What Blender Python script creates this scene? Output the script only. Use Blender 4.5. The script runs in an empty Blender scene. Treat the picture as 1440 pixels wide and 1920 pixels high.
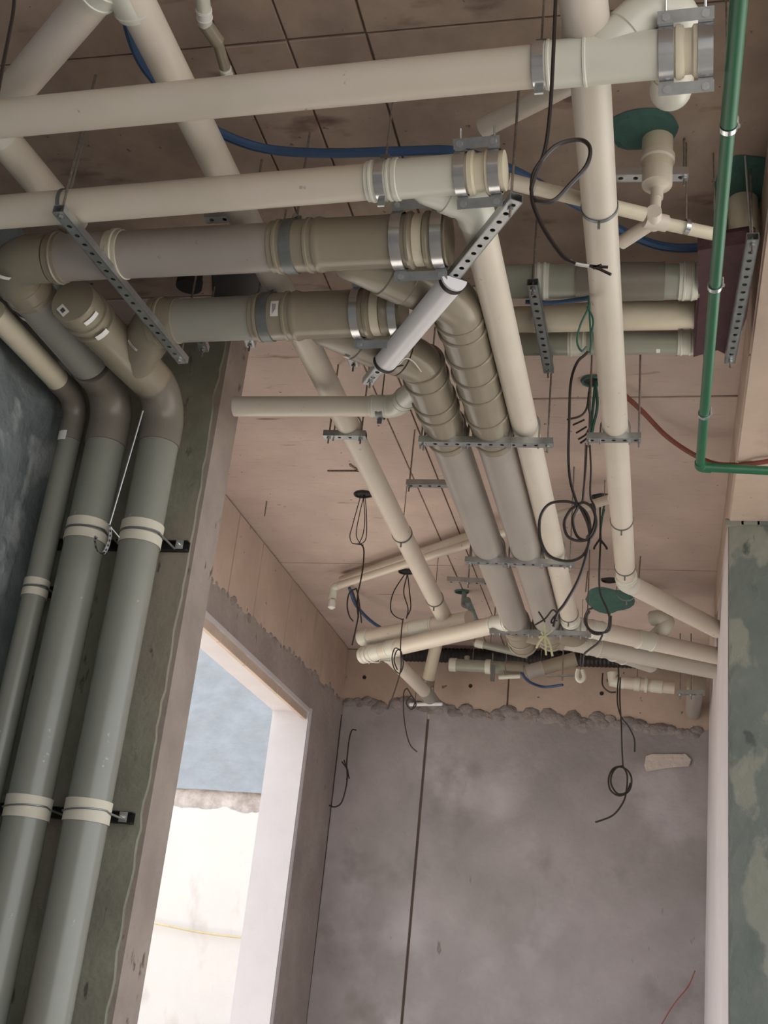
import bpy, bmesh, math, random
from mathutils import Vector, Matrix, noise
random.seed(7)
S = bpy.context.scene
COL = S.collection
PI = math.pi

# ------------------------------------------------------------------ camera
YAW, PITCH, ROLL, F = -0.25437751, 0.39734768, 0.10798259, 2213.91
CZ = 1.5
_f = Vector((math.sin(YAW)*math.cos(PITCH), math.cos(YAW)*math.cos(PITCH), math.sin(PITCH)))
_r0 = _f.cross(Vector((0, 0, 1))).normalized(); _u0 = _r0.cross(_f)
_r = math.cos(ROLL)*_r0 + math.sin(ROLL)*_u0
_u = -math.sin(ROLL)*_r0 + math.cos(ROLL)*_u0
cd = bpy.data.cameras.new('camera'); cam = bpy.data.objects.new('camera', cd); COL.objects.link(cam)
M = Matrix((_r, _u, -_f)).transposed().to_4x4(); M.translation = Vector((0, 0, CZ)); cam.matrix_world = M
cd.sensor_fit = 'VERTICAL'; cd.sensor_height = 36; cd.sensor_width = 27; cd.lens = F*36/1920
cd.clip_start = 0.05; cd.clip_end = 200
S.camera = cam

# ------------------------------------------------------------------ world, sun, exposure
S.view_settings.view_transform = 'Standard'; S.view_settings.look = 'None'
S.view_settings.gamma = 1; S.view_settings.use_curve_mapping = False
S.view_settings.exposure = 0.35
W = bpy.data.worlds.new('world'); S.world = W; W.use_nodes = True
W.node_tree.nodes['Background'].inputs[0].default_value = (0.90, 0.95, 1.0, 1)
W.node_tree.nodes['Background'].inputs[1].default_value = 1.9
sd = bpy.data.lights.new('sun', 'SUN'); sd.energy = 9.0; sd.angle = math.radians(3); sd.color = (1, .97, .93)
sun = bpy.data.objects.new('sun', sd); COL.objects.link(sun); sun.rotation_euler = Vector((-.60, .16, .80)).to_track_quat('Z', 'Y').to_euler()   # shines in through the doorway on to the floor

# ------------------------------------------------------------------ helpers
def V3(*a): return Vector(a)
def ray(x, y): return (_r*((x-720)/F) - _u*((y-960)/F) + _f)
def at(x, y, X=None, Y=None, Z=None):
    """point of the place seen along a given direction, on a plane of known X, Y or height Z"""
    d = ray(x, y)
    t = X/d.x if X is not None else Y/d.y if Y is not None else (Z-CZ)/d.z
    return d*t + Vector((0, 0, CZ))

def mat(name, col, rough=.6, metal=0, var=.12, scale=6, bump=0, bscale=40, spots=None, col2=None, stretch=(1, 1, 1), coat=0, hue=None):
    m = bpy.data.materials.new(name); m.use_nodes = True
    nt = m.node_tree; N = nt.nodes; L = nt.links; b = N['Principled BSDF']
    b.inputs['Roughness'].default_value = rough; b.inputs['Metallic'].default_value = metal
    if coat: b.inputs['Coat Weight'].default_value = coat
    tc = N.new('ShaderNodeTexCoord'); mp = N.new('ShaderNodeMapping'); mp.inputs['Scale'].default_value = stretch
    L.new(tc.outputs['Object'], mp.inputs[0])
    n = N.new('ShaderNodeTexNoise'); n.inputs['Scale'].default_value = scale; n.inputs['Detail'].default_value = 8; n.inputs['Roughness'].default_value = .62
    L.new(mp.outputs[0], n.inputs[0])
    cr = N.new('ShaderNodeValToRGB'); e = cr.color_ramp.elements
    c2 = col2 or tuple(c*(1-var*2) for c in col)
    e[0].position = .33; e[0].color = (*c2, 1); e[1].position = .66; e[1].color = (*col, 1)
    L.new(n.outputs[0], cr.inputs[0]); out = cr.outputs[0]
    if spots:
        for (sc, lo, hi, scol, sst) in spots:
            mp2 = N.new('ShaderNodeMapping'); mp2.inputs['Scale'].default_value = sst; mp2.inputs['Location'].default_value = (sc, 3.1, 1.7)
            L.new(tc.outputs['Object'], mp2.inputs[0])
            n2 = N.new('ShaderNodeTexNoise'); n2.inputs['Scale'].default_value = sc; n2.inputs['Detail'].default_value = 6
            L.new(mp2.outputs[0], n2.inputs[0])
            r2 = N.new('ShaderNodeValToRGB'); r2.color_ramp.elements[0].position = lo; r2.color_ramp.elements[1].position = hi
            L.new(n2.outputs[0], r2.inputs[0])
            mx = N.new('ShaderNodeMix'); mx.data_type = 'RGBA'
            L.new(r2.outputs[0], mx.inputs[0]); L.new(out, mx.inputs[6]); mx.inputs[7].default_value = (*scol, 1)
            out = mx.outputs[2]
    L.new(out, b.inputs['Base Color'])
    if bump:
        nb = N.new('ShaderNodeTexNoise'); nb.inputs['Scale'].default_value = bscale; nb.inputs['Detail'].default_value = 8
        L.new(mp.outputs[0], nb.inputs[0])
        bp = N.new('ShaderNodeBump'); bp.inputs['Strength'].default_value = bump; bp.inputs['Distance'].default_value = .02
        L.new(nb.outputs[0], bp.inputs['Height']); L.new(bp.outputs[0], b.inputs['Normal'])
    return m

DK = (.10, .07, .055)
M_CEIL = mat('formwork_concrete', (.60, .485, .43), .8, col2=(.50, .395, .345), scale=2.2, bump=.12, bscale=14,
             spots=[(60, .60, .80, (.42, .29, .23), (.12, 1.4, 1)), (5, .69, .73, (.24, .16, .12), (.25, 3.0, 1)), (9, .68, .76, (.30, .20, .16), (.35, 1.6, 1)), (2.2, .56, .78, (.68, .54, .45), (1, 1, 1)), (38, .70, .75, DK, (1, 1, 1))])
M_CEILN = mat('stained_shaded_formwork', (.42, .32, .255), .8, col2=(.27, .20, .165), scale=3.4, bump=.15, bscale=14,  # near ceiling: stains and mottling, plus shade put into the darker base colour
              spots=[(7, .62, .74, (.16, .10, .08), (.5, 1.3, 1)), (3, .60, .8, (.42, .34, .28), (1, 1, 1)), (30, .68, .74, DK, (1, 1, 1))])
M_JOINT = mat('joint_backing', (.24, .175, .14), .9)  # brown of the recessed backing that shows in the panel gaps
M_BEAM = mat('beam_formwork', (.56, .44, .36), .8, var=.1, scale=3, bump=.15, bscale=14,
             spots=[(20, .70, .74, (.18, .13, .10), (1, 1, 1)), (5, .6, .75, (.45, .33, .27), (1, 1, .3))])
M_PLAS = mat('grey_render', (.40, .365, .37), .85, col2=(.27, .245, .245), scale=1.3, bump=.25, bscale=22,
             spots=[(1.8, .55, .72, (.45, .42, .435), (1, 1, 1)), (3.1, .58, .75, (.24, .215, .21), (1, 1, 1)), (11, .70, .76, (.20, .17, .16), (1.4, 1, .5))])
M_PLASL = mat('warm_grey_render', (.37, .32, .30), .85, col2=(.26, .22, .205), scale=2, bump=.3, bscale=26,
              spots=[(14, .68, .74, (.16, .13, .11), (1, 1, .5))])
M_RAG = mat('rough_mortar_edge', (.34, .305, .295), .95, col2=(.22, .195, .185), scale=9, bump=.9, bscale=30)
M_OLIVE = mat('olive_grey_render', (.27, .265, .205), .85, col2=(.17, .165, .125), scale=3, bump=.3, bscale=30,
              spots=[(2.2, .56, .7, (.29, .25, .20), (1, 1, .4)), (20, .66, .72, (.10, .09, .07), (1, 1, .4))])
M_BLUE = mat('blue_grey_stucco', (.20, .225, .23), .9, col2=(.11, .13, .135), scale=5, bump=1.0, bscale=18,
             spots=[(3.5, .55, .62, (.33, .35, .35), (1, 1, 1))])
M_GRPIL = mat('green_grey_render', (.165, .185, .165), .85, col2=(.11, .135, .12), scale=2.5, bump=.3, bscale=26,
              spots=[(2.0, .53, .55, (.235, .24, .20), (1, 1, .7)), (9, .67, .72, (.08, .095, .085), (1, 1, .6))])
M_WHITEP = mat('pale_render', (.66, .61, .62), .8, var=.05, scale=2, bump=.12, bscale=20)
M_REV = mat('white_reveal', (.56, .53, .545), .7, var=.04, scale=3, bump=.1, bscale=20)
M_FLOOR = mat('floor_concrete', (.46, .42, .38), .85, var=.1, scale=1, bump=.2)
M_EXTB = mat('exterior_blue_render', (.27, .295, .325), .85, var=.08, scale=5, bump=.9, bscale=7, stretch=(1, 1, 1.6))
M_EXTW = mat('exterior_white_render', (.56, .53, .51), .85, var=.03, scale=2, bump=.1,
             spots=[(3, .58, .75, (.42, .37, .35), (1, 1, .5))])
M_EXTD = mat('mouldy_edge', (.52, .47, .44), .9, col2=(.30, .25, .23), scale=7, bump=.8, bscale=16)
M_PATCH = mat('pale_patch', (.60, .53, .49), .9, var=.06, scale=9, bump=.5)
M_WPIPE = mat('ivory_pvc', (.66, .60, .51), .38, var=.035, scale=3, spots=[(26, .70, .75, (.36, .30, .24), (1, 1, 1)), (2, .5, .75, (.70, .63, .57), (1, 1, 1))])
M_FARG = mat('pale_grey_pvc', (.52, .49, .43), .35, var=.05, scale=3)
M_WFIT = mat('white_pvc_fitting', (.68, .68, .60), .3, var=.03, scale=5)
M_YEL = mat('cream_pvc_plug', (.70, .64, .50), .4, var=.05, scale=8)
M_GPIPE = mat('grey_pvc', (.36, .33, .30), .35, var=.05, scale=3, spots=[(30, .71, .75, (.22, .19, .17), (1, 1, 1))])
M_GFIT = mat('taupe_pvc_fitting', (.29, .255, .195), .22, var=.05, scale=5)
M_GPIPG = mat('dusty_grey_pvc', (.33, .325, .285), .4, var=.05, scale=3, spots=[(28, .71, .75, (.42, .40, .36), (1, 1, 1))])
M_RISER = mat('riser_grey_pvc', (.245, .25, .215), .27, var=.05, scale=3, spots=[(28, .71, .75, (.36, .35, .31), (1, 1, 1))])
M_DFIT = mat('dark_taupe_fitting', (.20, .18, .15), .35, var=.06, scale=5)
M_BGP = mat('grey_green_pvc', (.34, .35, .29), .3, var=.06, scale=4)
M_STEEL = mat('galvanised_steel', (.50, .52, .52), .32, metal=.85, var=.12, scale=22)
M_ALU = mat('bright_steel_band', (.72, .74, .75), .22, metal=.9, var=.06, scale=14)
M_DSTEEL = mat('dull_steel', (.24, .26, .26), .45, metal=.7, var=.1, scale=20)
M_ROD = mat('threaded_rod_steel', (.33, .29, .26), .5, metal=.6, var=.2, scale=60)
M_BLACK = mat('black_rubber', (.018, .017, .017), .5)
M_CABLE = mat('black_cable', (.03, .022, .02), .45)
M_CABG = mat('green_cable', (.03, .12, .09), .45)
M_BHOSE = mat('blue_hose', (.035, .085, .19), .45)
M_GREEN = mat('green_pipe', (.018, .13, .060), .38, var=.08, scale=8)
M_RED = mat('red_brown_conduit', (.20, .055, .035), .5, var=.15)
M_MAROON = mat('maroon_membrane', (.075, .03, .035), .7, bump=.8, bscale=12)
M_TEAL = mat('teal_patch', (.06, .15, .125), .8, bump=.6, bscale=20)
M_LAMP = mat('white_acrylic', (.80, .79, .82), .28, var=.01)
M_STICK = mat('white_sticker', (.78, .78, .76), .6, var=.02)
M_INK = mat('dark_ink', (.08, .08, .08), .7)
M_TAPE = mat('cream_tape', (.62, .58, .48), .6, var=.05, scale=9)
M_YTIE = mat('yellow_plastic_tie', (.55, .55, .33), .6)
M_HOSE = mat('tan_hose', (.55, .45, .28), .6)
M_WIREW = mat('white_wire', (.7, .68, .64), .5)
M_GRST = mat('grey_green_stub', (.20, .26, .24), .5)

class MB:
    def __init__(s): s.v = []; s.f = []
    def add(s, vs, fs):
        o = len(s.v); s.v += [Vector(v) for v in vs]; s.f += [tuple(i+o for i in f) for f in fs]; return s
    def box(s, c, size, ax=None):
        c = Vector(c); ax = ax or (Vector((1, 0, 0)), Vector((0, 1, 0)), Vector((0, 0, 1)))
        vs = [c + ax[0]*(x*size[0]/2) + ax[1]*(y*size[1]/2) + ax[2]*(z*size[2]/2) for x in (-1, 1) for y in (-1, 1) for z in (-1, 1)]
        return s.add(vs, [(0, 1, 3, 2), (4, 6, 7, 5), (0, 4, 5, 1), (2, 3, 7, 6), (0, 2, 6, 4), (1, 5, 7, 3)])
    def rbox(s, lo, hi): 
        lo = Vector(lo); hi = Vector(hi); return s.box((lo+hi)/2, hi-lo)
    def sweep(s, pts, r, seg=16, cap=True, closed=False):
        pts = [Vector(p) for p in pts]; n = len(pts)
        rs = r if isinstance(r, (list, tuple)) else [r]*n
        def tan(i):
            a = pts[i-1] if (i > 0 or closed) else pts[0]; b = pts[(i+1) % n] if (i < n-1 or closed) else pts[-1]
            t = b-a
            if t.length < 1e-9: t = pts[min(i+1, n-1)]-pts[max(i-1, 0)]
            return t.normalized() if t.length > 1e-9 else Vector((0, 0, 1))
        T = [tan(i) for i in range(n)]
        ref = Vector((0, 0, 1)) if abs(T[0].z) < .9 else Vector((0, 1, 0))
        nrm = (ref - T[0]*ref.dot(T[0])).normalized()
        vs = []
        for i in range(n):
            nrm = (nrm - T[i]*nrm.dot(T[i])).normalized(); bi = T[i].cross(nrm)
            for k in range(seg):
                a = 2*PI*k/seg; vs.append(pts[i] + (nrm*math.cos(a)+bi*math.sin(a))*rs[i])
        fs = []
        for i in range(n if closed else n-1):
            j = (i+1) % n
            for k in range(seg):
                l = (k+1) % seg; fs.append((i*seg+k, i*seg+l, j*seg+l, j*seg+k))
        if cap and not closed: fs += [tuple(range(seg))[::-1], tuple((n-1)*seg+k for k in range(seg))]
        return s.add(vs, fs)
    def lathe(s, a, b, prof, seg=32, cap=True):
        """prof: (distance along a->b, radius)"""
        a = Vector(a); t = (Vector(b)-a).normalized()
        ref = Vector((0, 0, 1)) if abs(t.z) < .9 else Vector((0, 1, 0))
        n = (ref - t*ref.dot(t)).normalized(); bi = t.cross(n); vs = []
        for d, r in prof:
            for k in range(seg):
                an = 2*PI*k/seg; vs.append(a+t*d+(n*math.cos(an)+bi*math.sin(an))*r)
        fs = []
        for i in range(len(prof)-1):
            for k in range(seg):
                l = (k+1) % seg; fs.append((i*seg+k, i*seg+l, (i+1)*seg+l, (i+1)*seg+k))
        if cap: fs += [tuple(range(seg))[::-1], tuple((len(prof)-1)*seg+k for k in range(seg))]
        return s.add(vs, fs)

def obj(name, mb, m, parent=None, smooth=True, org=None):
    me = bpy.data.meshes.new(name); o = bpy.data.objects.new(name, me); COL.objects.link(o)
    if parent is not None:
        o.parent = parent; base = wloc(parent)
        loc = base
    else:
        loc = Vector(org) if org is not None else Vector((0, 0, 0)); o.location = loc
    me.from_pydata([v-loc for v in mb.v], [], mb.f); me.materials.append(m); me.update()
    if smooth:
        bm = bmesh.new(); bm.from_mesh(me)
        bmesh.ops.recalc_face_normals(bm, faces=bm.faces)
        for f in bm.faces: f.smooth = True
        for e in bm.edges:
            if len(e.link_faces) == 2 and e.calc_face_angle(0) > .62: e.smooth = False
        bm.to_mesh(me); bm.free()
    else:
        bm = bmesh.new(); bm.from_mesh(me); bmesh.ops.recalc_face_normals(bm, faces=bm.faces); bm.to_mesh(me); bm.free()
    return o
def wloc(o):
    p = Vector((0, 0, 0))
    while o is not None: p = p + o.location; o = o.parent
    return p
def thing(name, label, cat, loc, group=None):
    o = bpy.data.objects.new(name, None); COL.objects.link(o); o.location = Vector(loc); o.empty_display_size = .1
    o['label'] = label; o['category'] = cat
    if group: o['group'] = group
    return o
def tag(o, label, cat, group=None):
    o['label'] = label; o['category'] = cat
    if group: o['group'] = group
    return o
def struct(o): o['kind'] = 'structure'; return o

def arc(p0, c, p2, rad, n=10):
    """points rounding the corner c between p0 and p2"""
    a = (p0-c).normalized(); b = (p2-c).normalized(); ang = a.angle(b)
    d = rad/math.tan(ang/2); s0 = c+a*d; s1 = c+b*d
    cen = c+(a+b).normalized()*(rad/math.sin(ang/2)); out = []
    u = (s0-cen); w = (s1-cen); th = u.angle(w)
    for i in range(n+1):
        k = i/n; out.append(cen + (u*math.sin((1-k)*th)+w*math.sin(k*th))/math.sin(th))
    return out
def rounded(pts, rad, n=8):
    pts = [Vector(p) for p in pts]; out = [pts[0]]
    for i in range(1, len(pts)-1): out += arc(pts[i-1], pts[i], pts[i+1], rad, n)
    out.append(pts[-1]); return out
def spline(pts, n=8):
    P = [Vector(p) for p in pts]; P = [P[0]*2-P[1]] + P + [P[-1]*2-P[-2]]; out = []
    for i in range(1, len(P)-2):
        for k in range(n):
            t = k/n; a, b, c, d = P[i-1:i+3]
            out.append(.5*((2*b)+(c-a)*t+(2*a-5*b+4*c-d)*t*t+(-a+3*b-3*c+d)*t**3))
    out.append(P[-2]); return out

# ---- pipework parts
def pipe(root, a, b, r, m, name='pipe', label=None, seg=32):
    a = Vector(a); b = Vector(b); o = obj(name, MB().lathe(a, b, [(0, r*.92), (0, r), ((b-a).length, r), ((b-a).length, r*.92)], seg), m, root)
    if label: o['label'] = label
    return o
def coupling(root, a, b, r, m, lip=1.0, name='coupling', seg=32):
    """sleeve with a rolled bead near each mouth"""
    a = Vector(a); b = Vector(b); L = (b-a).length; R = r*1.045; B = R+r*.06*lip; w = r*.085
    o = r*.20
    prof = [(0, r*.99), (0, R), (o, R), (o+w*.4, B), (o+w*1.6, B), (o+w*2, R), (L-o-w*2, R), (L-o-w*1.6, B), (L-o-w*.4, B), (L-o, R), (L, R), (L, r*.99)]
    return obj(name, MB().lathe(a, b, prof, seg), m, root)
def bead(root, c, d, r, m, w=.012, name='bead_ring', h=.004, seg=32):
    c = Vector(c); d = Vector(d).normalized(); a = c-d*w/2
    return obj(name, MB().lathe(a, c+d, [(0, r*.99), (0, r+h*.5), (w*.25, r+h), (w*.75, r+h), (w, r+h*.5), (w, r*.99)], seg), m, root)
def elbow(root, p0, c, p2, r, m, rad=None, sock=.05, name='elbow', seg=28):
    p0, c, p2 = Vector(p0), Vector(c), Vector(p2); rad = rad or r*1.25; R = r*1.06
    pts = arc(p0, c, p2, rad, 10)
    d0 = (p0-c).normalized(); d1 = (p2-c).normalized()
    pts = [pts[0]+d0*sock, pts[0]+d0*sock*.98] + pts + [pts[-1]+d1*sock*.98, pts[-1]+d1*sock]
    rs = [r*.98, R] + [R]*(len(pts)-4) + [R, r*.98]
    e = obj(name, MB().sweep(pts, rs, seg), m, root)
    return e, pts[0], pts[-1]
def band(root, c, d, r, w, m, name='clamp_band', t=.003, seg=32):
    c = Vector(c); d = Vector(d).normalized(); a = c-d*w/2
    return obj(name, MB().lathe(a, c+d, [(0, r), (0, r+t), (w, r+t), (w, r)], seg, cap=False), m, root)
def bolt(root, c, d, L, r=.004, name='bolt', head=True, m=None):
    c = Vector(c); d = Vector(d).normalized(); mb = MB().lathe(c, c+d, [(0, r), (L, r)], 8)
    if head: mb.lathe(c-d*.002, c+d, [(0, r*2.2), (.006, r*2.2)], 6)
    return obj(name, mb, m or M_ALU, root, smooth=False)
def rod(root, a, b, r=.004, name='rod', m=None):
    return obj(name, MB().sweep([a, b], r, 8), m or M_ROD, root)
def surf_pt(a, b, r, px, py):
    """where the line of sight meets the cylinder a-b"""
    a = Vector(a); t = (Vector(b)-a).normalized(); o = Vector((0, 0, CZ)); d = ray(px, py).normalized()
    w = o-a; dp = d-t*d.dot(t); wp = w-t*w.dot(t)
    A = dp.dot(dp); B = 2*dp.dot(wp); C = wp.dot(wp)-r*r; D = B*B-4*A*C
    s = (-B-math.sqrt(max(D, 0)))/(2*A); return o+d*s
def sticker(root, a, b, r, px, py, ds, dw, name='sticker', m=None, ink=True):
    a = Vector(a); t = (Vector(b)-a).normalized(); p = surf_pt(a, b, r, px, py)
    s = (p-a).dot(t); n = (p-a-t*s).normalized(); bi = t.cross(n); R = r+.0015; k = 8
    def patch(s0, s1, w0, w1, R):
        vs = []; fs = []
        for i in range(k+1):
            an = (w0+(w1-w0)*i/k)/R
            for q in (s0, s1): vs.append(a+t*(s+q)+(n*math.cos(an)+bi*math.sin(an))*R)
        for i in range(k): fs.append((2*i, 2*i+1, 2*i+3, 2*i+2))
        return vs, fs
    o = obj(name, MB().add(*patch(-ds/2, ds/2, -dw/2, dw/2, R)), m or M_STICK, root)
    if ink:
        mb = MB()
        for j in range(3): mb.add(*patch(-ds*.22+j*ds*.15, -ds*.14+j*ds*.15, -dw*.3, dw*(.32-.1*j), R+.0008))
        obj('print', mb, M_INK, o)
    return o
def channel(root, a, b, w=.032, h=.026, side=-1, pitch=.045, m=None, name='channel'):
    """perforated angle: flat bottom flange with real round holes, upright flange on one side"""
    a = Vector(a); b = Vector(b); u = (b-a); L = u.length; u.normalize(); z = Vector((0, 0, 1)); v = z.cross(u).normalized(); th = .0025
    n = max(1, int(round(L/pitch))); p = L/n; mb = MB(); K = 8; hr = w*.23
    for i in range(n):
        c = a+u*(p*(i+.5)); vs = []; fs = []
        for lev in (0, th):
            for k in range(K):
                an = 2*PI*k/K; cx, sy = math.cos(an), math.sin(an); q = max(abs(cx), abs(sy))
                vs.append(c+u*(cx/q*p/2)+v*(sy/q*w/2)+z*lev); vs.append(c+u*(cx*hr)+v*(sy*hr)+z*lev)
        for k in range(K):
            l = (k+1) % K
            fs += [(2*k, 2*l, 2*l+1, 2*k+1), (2*K+2*k, 2*K+2*k+1, 2*K+2*l+1, 2*K+2*l), (2*k+1, 2*l+1, 2*K+2*l+1, 2*K+2*k+1), (2*k, 2*K+2*k, 2*K+2*l, 2*l)]
        mb.add(vs, fs)
    mb.box(a+u*L/2+v*(side*w/2)+z*h/2, (L, th, h), (u, v, z)); mb.box(a+u*L/2-v*(side*w/2)+z*h/2, (L, th, h), (u, v, z)); mb.box(a+u*L/2+z*h, (L, w, th), (u, v, z))
    return obj(name, mb, m or M_STEEL, root, smooth=False)
def ubolt(root, c, d, r, zb, name='u_bolt', m=None):
    """U-bolt over a pipe with axis d at c, legs down to height zb"""
    c = Vector(c); d = Vector(d).normalized(); s = Vector((0, 0, 1)).cross(d).normalized(); R = r+.006; pts = []
    pts.append(Vector((c.x, c.y, zb))-s*R)
    for i in range(13):
        an = PI-PI*i/12; pts.append(c+s*(R*math.cos(an))+Vector((0, 0, R*math.sin(an))))
    pts.append(Vector((c.x, c.y, zb))+s*R)
    return obj(name, MB().sweep(pts, .004, 8), m or M_STEEL, root)
def strut_hanger(label, a, b, ztop=4.1, pipes=(), rods=(.04, .96), group='perforated channel hangers', side=-1, m=None, h=.026, w=.036, mr=None, rod_r=.004, pitch=.045, tips=.03):
    a = Vector(a); b = Vector(b); t = thing('strut_hanger', label, 'pipe hanger', a, group)
    channel(t, a, b, side=side, m=m, h=h, w=w, pitch=pitch)
    for k in rods:
        p = a.lerp(b, k); rod(t, p-Vector((0, 0, tips)), Vector((p.x, p.y, ztop)), r=rod_r, m=mr)
        obj('nut', MB().lathe(p-Vector((0, 0, .009)), p, [(0, .009), (.008, .009)], 6), M_STEEL, t, smooth=False)
    for (c, d, r) in pipes: ubolt(t, c, d, r, a.z-.018)
    return t

XD, YD, ZD = Vector((1, 0, 0)), Vector((0, 1, 0)), Vector((0, 0, 1))
ZC = 4.10                       # ceiling
XL, YB = -2.42, 8.70            # left wall, back wall
PIER0, PIER1, PX = 3.98, 4.21, -1.78

# ================================================================== STRUCTURE
def slab_piece(root, name, poly, zd, thick, m, jit=0, bev=.004):
    """prism from a polygon (list of vectors) pushed along zd"""
    n = len(poly); cen = sum(poly, Vector())/n
    inner = [p+(cen-p).normalized()*bev for p in poly]
    mb = MB(); mb.add([p for p in poly]+[p+zd*(thick-bev*.6) for p in poly]+[p+zd*thick for p in inner],
                      [tuple(range(n))[::-1]]+[(i, (i+1) % n, n+(i+1) % n, n+i) for i in range(n)]
                      + [(n+i, n+(i+1) % n, 2*n+(i+1) % n, 2*n+i) for i in range(n)]+[tuple(2*n+i for i in range(n))])
    return obj(name, mb, m, root, smooth=False)

ceiling = struct(obj('ceiling', MB().rbox((-2.7, -1.5, ZC+.012), (2.6, 9.0, ZC+.25)), M_JOINT, smooth=False))
def cpan(x0, x1, y0, y1, m):
    g = .004; dz = random.uniform(-.003, .003)
    P = [Vector((x0+g, y0+g, ZC+.014)), Vector((x1-g, y0+g, ZC+.014)), Vector((x1-g, y1-g, ZC+.014)), Vector((x0+g, y1-g, ZC+.014))]
    slab_piece(ceiling, 'ceiling_panel', P, Vector((0, 0, -1)), .014+dz, m)
YJ = [-1.5, .3, 2.5, 3.80, 4.70, 6.84, 8.8]
for j in range(6):
    y0, y1 = YJ[j], YJ[j+1]; m = M_CEILN if j < 3 else M_CEIL
    xs = [-2.5, -1.30, -1.17, .33] if j >= 3 else [-2.5, -1.30, -1.10, -.86, .33]
    for a, b in zip(xs, xs[1:]): cpan(a, b, y0, y1, m)
for y0, y1 in zip([-1.5, 1, 3.4, 5.6], [1, 3.4, 5.6, 9]): cpan(1.5, 2.6, y0, y1, M_CEILN)

struct(obj('floor', MB().rbox((-2.7, -1.5, -.2), (4.0, 9.0, 0)), M_FLOOR, smooth=False))
struct(obj('ground', MB().rbox((-30, -30, -.5), (30, 40, -.2)), mat('ground_dust', (.55, .50, .44), .9), smooth=False))

def ragged_skin(root, name, o, u, w, n, u0, u1, w0, wf, thick, m, step=.035, mrag=None):
    """render coat on a wall: origin o, axes u (along), w (up), n (out of the wall); top edge height wf(u) is broken"""
    k = max(2, int((u1-u0)/step)); top = []
    for i in range(k+1):
        a = u0+(u1-u0)*i/k; top.append(o+u*a+w*wf(a))
    bot = [o+u*(u0+(u1-u0)*i/k)+w*w0 for i in range(k+1)]
    mb = MB(); N = k+1
    mb.add(bot+top+[p+n*thick for p in bot]+[p+n*(thick*.75)-w*.012 for p in top],
           [(i, i+1, N+i+1, N+i) for i in range(k)] + [(2*N+i, 3*N+i, 3*N+i+1, 2*N+i+1) for i in range(k)]
           + [(N+i, N+i+1, 3*N+i+1, 3*N+i) for i in range(k)] + [(i, 2*N+i, 2*N+i+1, i+1) for i in range(k)]
           + [(0, N, 3*N, 2*N), (k, 2*N+k, 3*N+k, N+k)])
    return obj(name, mb, m, root, smooth=False)
def rag(base, amp, seed, fr=5):
    return lambda a: base(a)+amp*noise.noise(Vector((a*fr, seed, 0)))+amp*.5*noise.noise(Vector((a*fr*3.3, seed+5, 0)))
def mortar_lumps(root, o, u, w, n, u0, u1, wf, cnt, m, size=(.03, .07)):
    """blobs of squeezed mortar along the broken edge of the render"""
    mb = MB()
    for i in range(cnt):
        a = u0+(u1-u0)*(i+random.random())/cnt; c = o+u*a+w*(wf(a)-.02+random.uniform(-.02, .02)); rx = random.uniform(*size); rz = rx*random.uniform(.5, 1.0)
        vs = [c+n*(.028+rx*.18)]; K = 9
        for ring, (s, d) in enumerate(((.6, .022+rx*.12), (1, 0))):
            for k in range(K):
                an = 2*PI*k/K; q = s*(1+.25*noise.noise(Vector((a*9+k*1.3, ring, i))))
                vs.append(c+u*(math.cos(an)*rx*q)+w*(math.sin(an)*rz*q)+n*d)
        fs = [(0, 1+k, 1+(k+1) % K) for k in range(K)]+[(1+k, 1+K+k, 1+K+(k+1) % K, 1+(k+1) % K) for k in range(K)]
        mb.add(vs, fs)
    o_ = obj('mortar_lumps', mb, m, root); o_['kind'] = 'stuff'; return o_

# --- back wall
wb = struct(obj('wall_back', MB().rbox((-2.7, YB+.03, 0), (1.2, YB+.25, ZC)), M_JOINT, smooth=False))
def wpan(root, o, u, w, n, u0, u1, w0, w1, th, m, nm='formwork_panel'):
    g = .006; P = [o+u*(u0+g)+w*(w0+g), o+u*(u1-g)+w*(w0+g), o+u*(u1-g)+w*(w1-g), o+u*(u0+g)+w*(w1-g)]
    slab_piece(root, nm, P, n, th, m)
OB = Vector((0, YB+.035, 0)); nB = Vector((0, -1, 0))
for a, b in ((-2.5, -1.15), (-1.15, .45)): wpan(wb, OB, XD, ZD, nB, a, b, 3.56, ZC, .02, M_BEAM)
fB = rag(lambda x: 3.70-.045*(x+2.4), .07, 2.0, 4)
ragged_skin(wb, 'render_coat', OB, XD, ZD, nB, -2.42, -1.755, 0, fB, .04, M_PLAS)
ragged_skin(wb, 'render_coat', OB, XD, ZD, nB, -1.735, .40, 0, fB, .036, M_PLAS)
mortar_lumps(wb, OB, XD, ZD, nB, -2.38, .26, fB, 62, M_RAG, (.045, .10))
pp = [at(x, y, Y=YB-.002) for x, y in ((1211, 1418), (1222, 1414), (1286, 1414), (1296, 1424), (1292, 1437), (1250, 1440), (1212, 1447), (1208, 1436))]
slab_piece(wb, 'plaster_patch', pp, nB, .006, M_PATCH, bev=.003)

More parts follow.
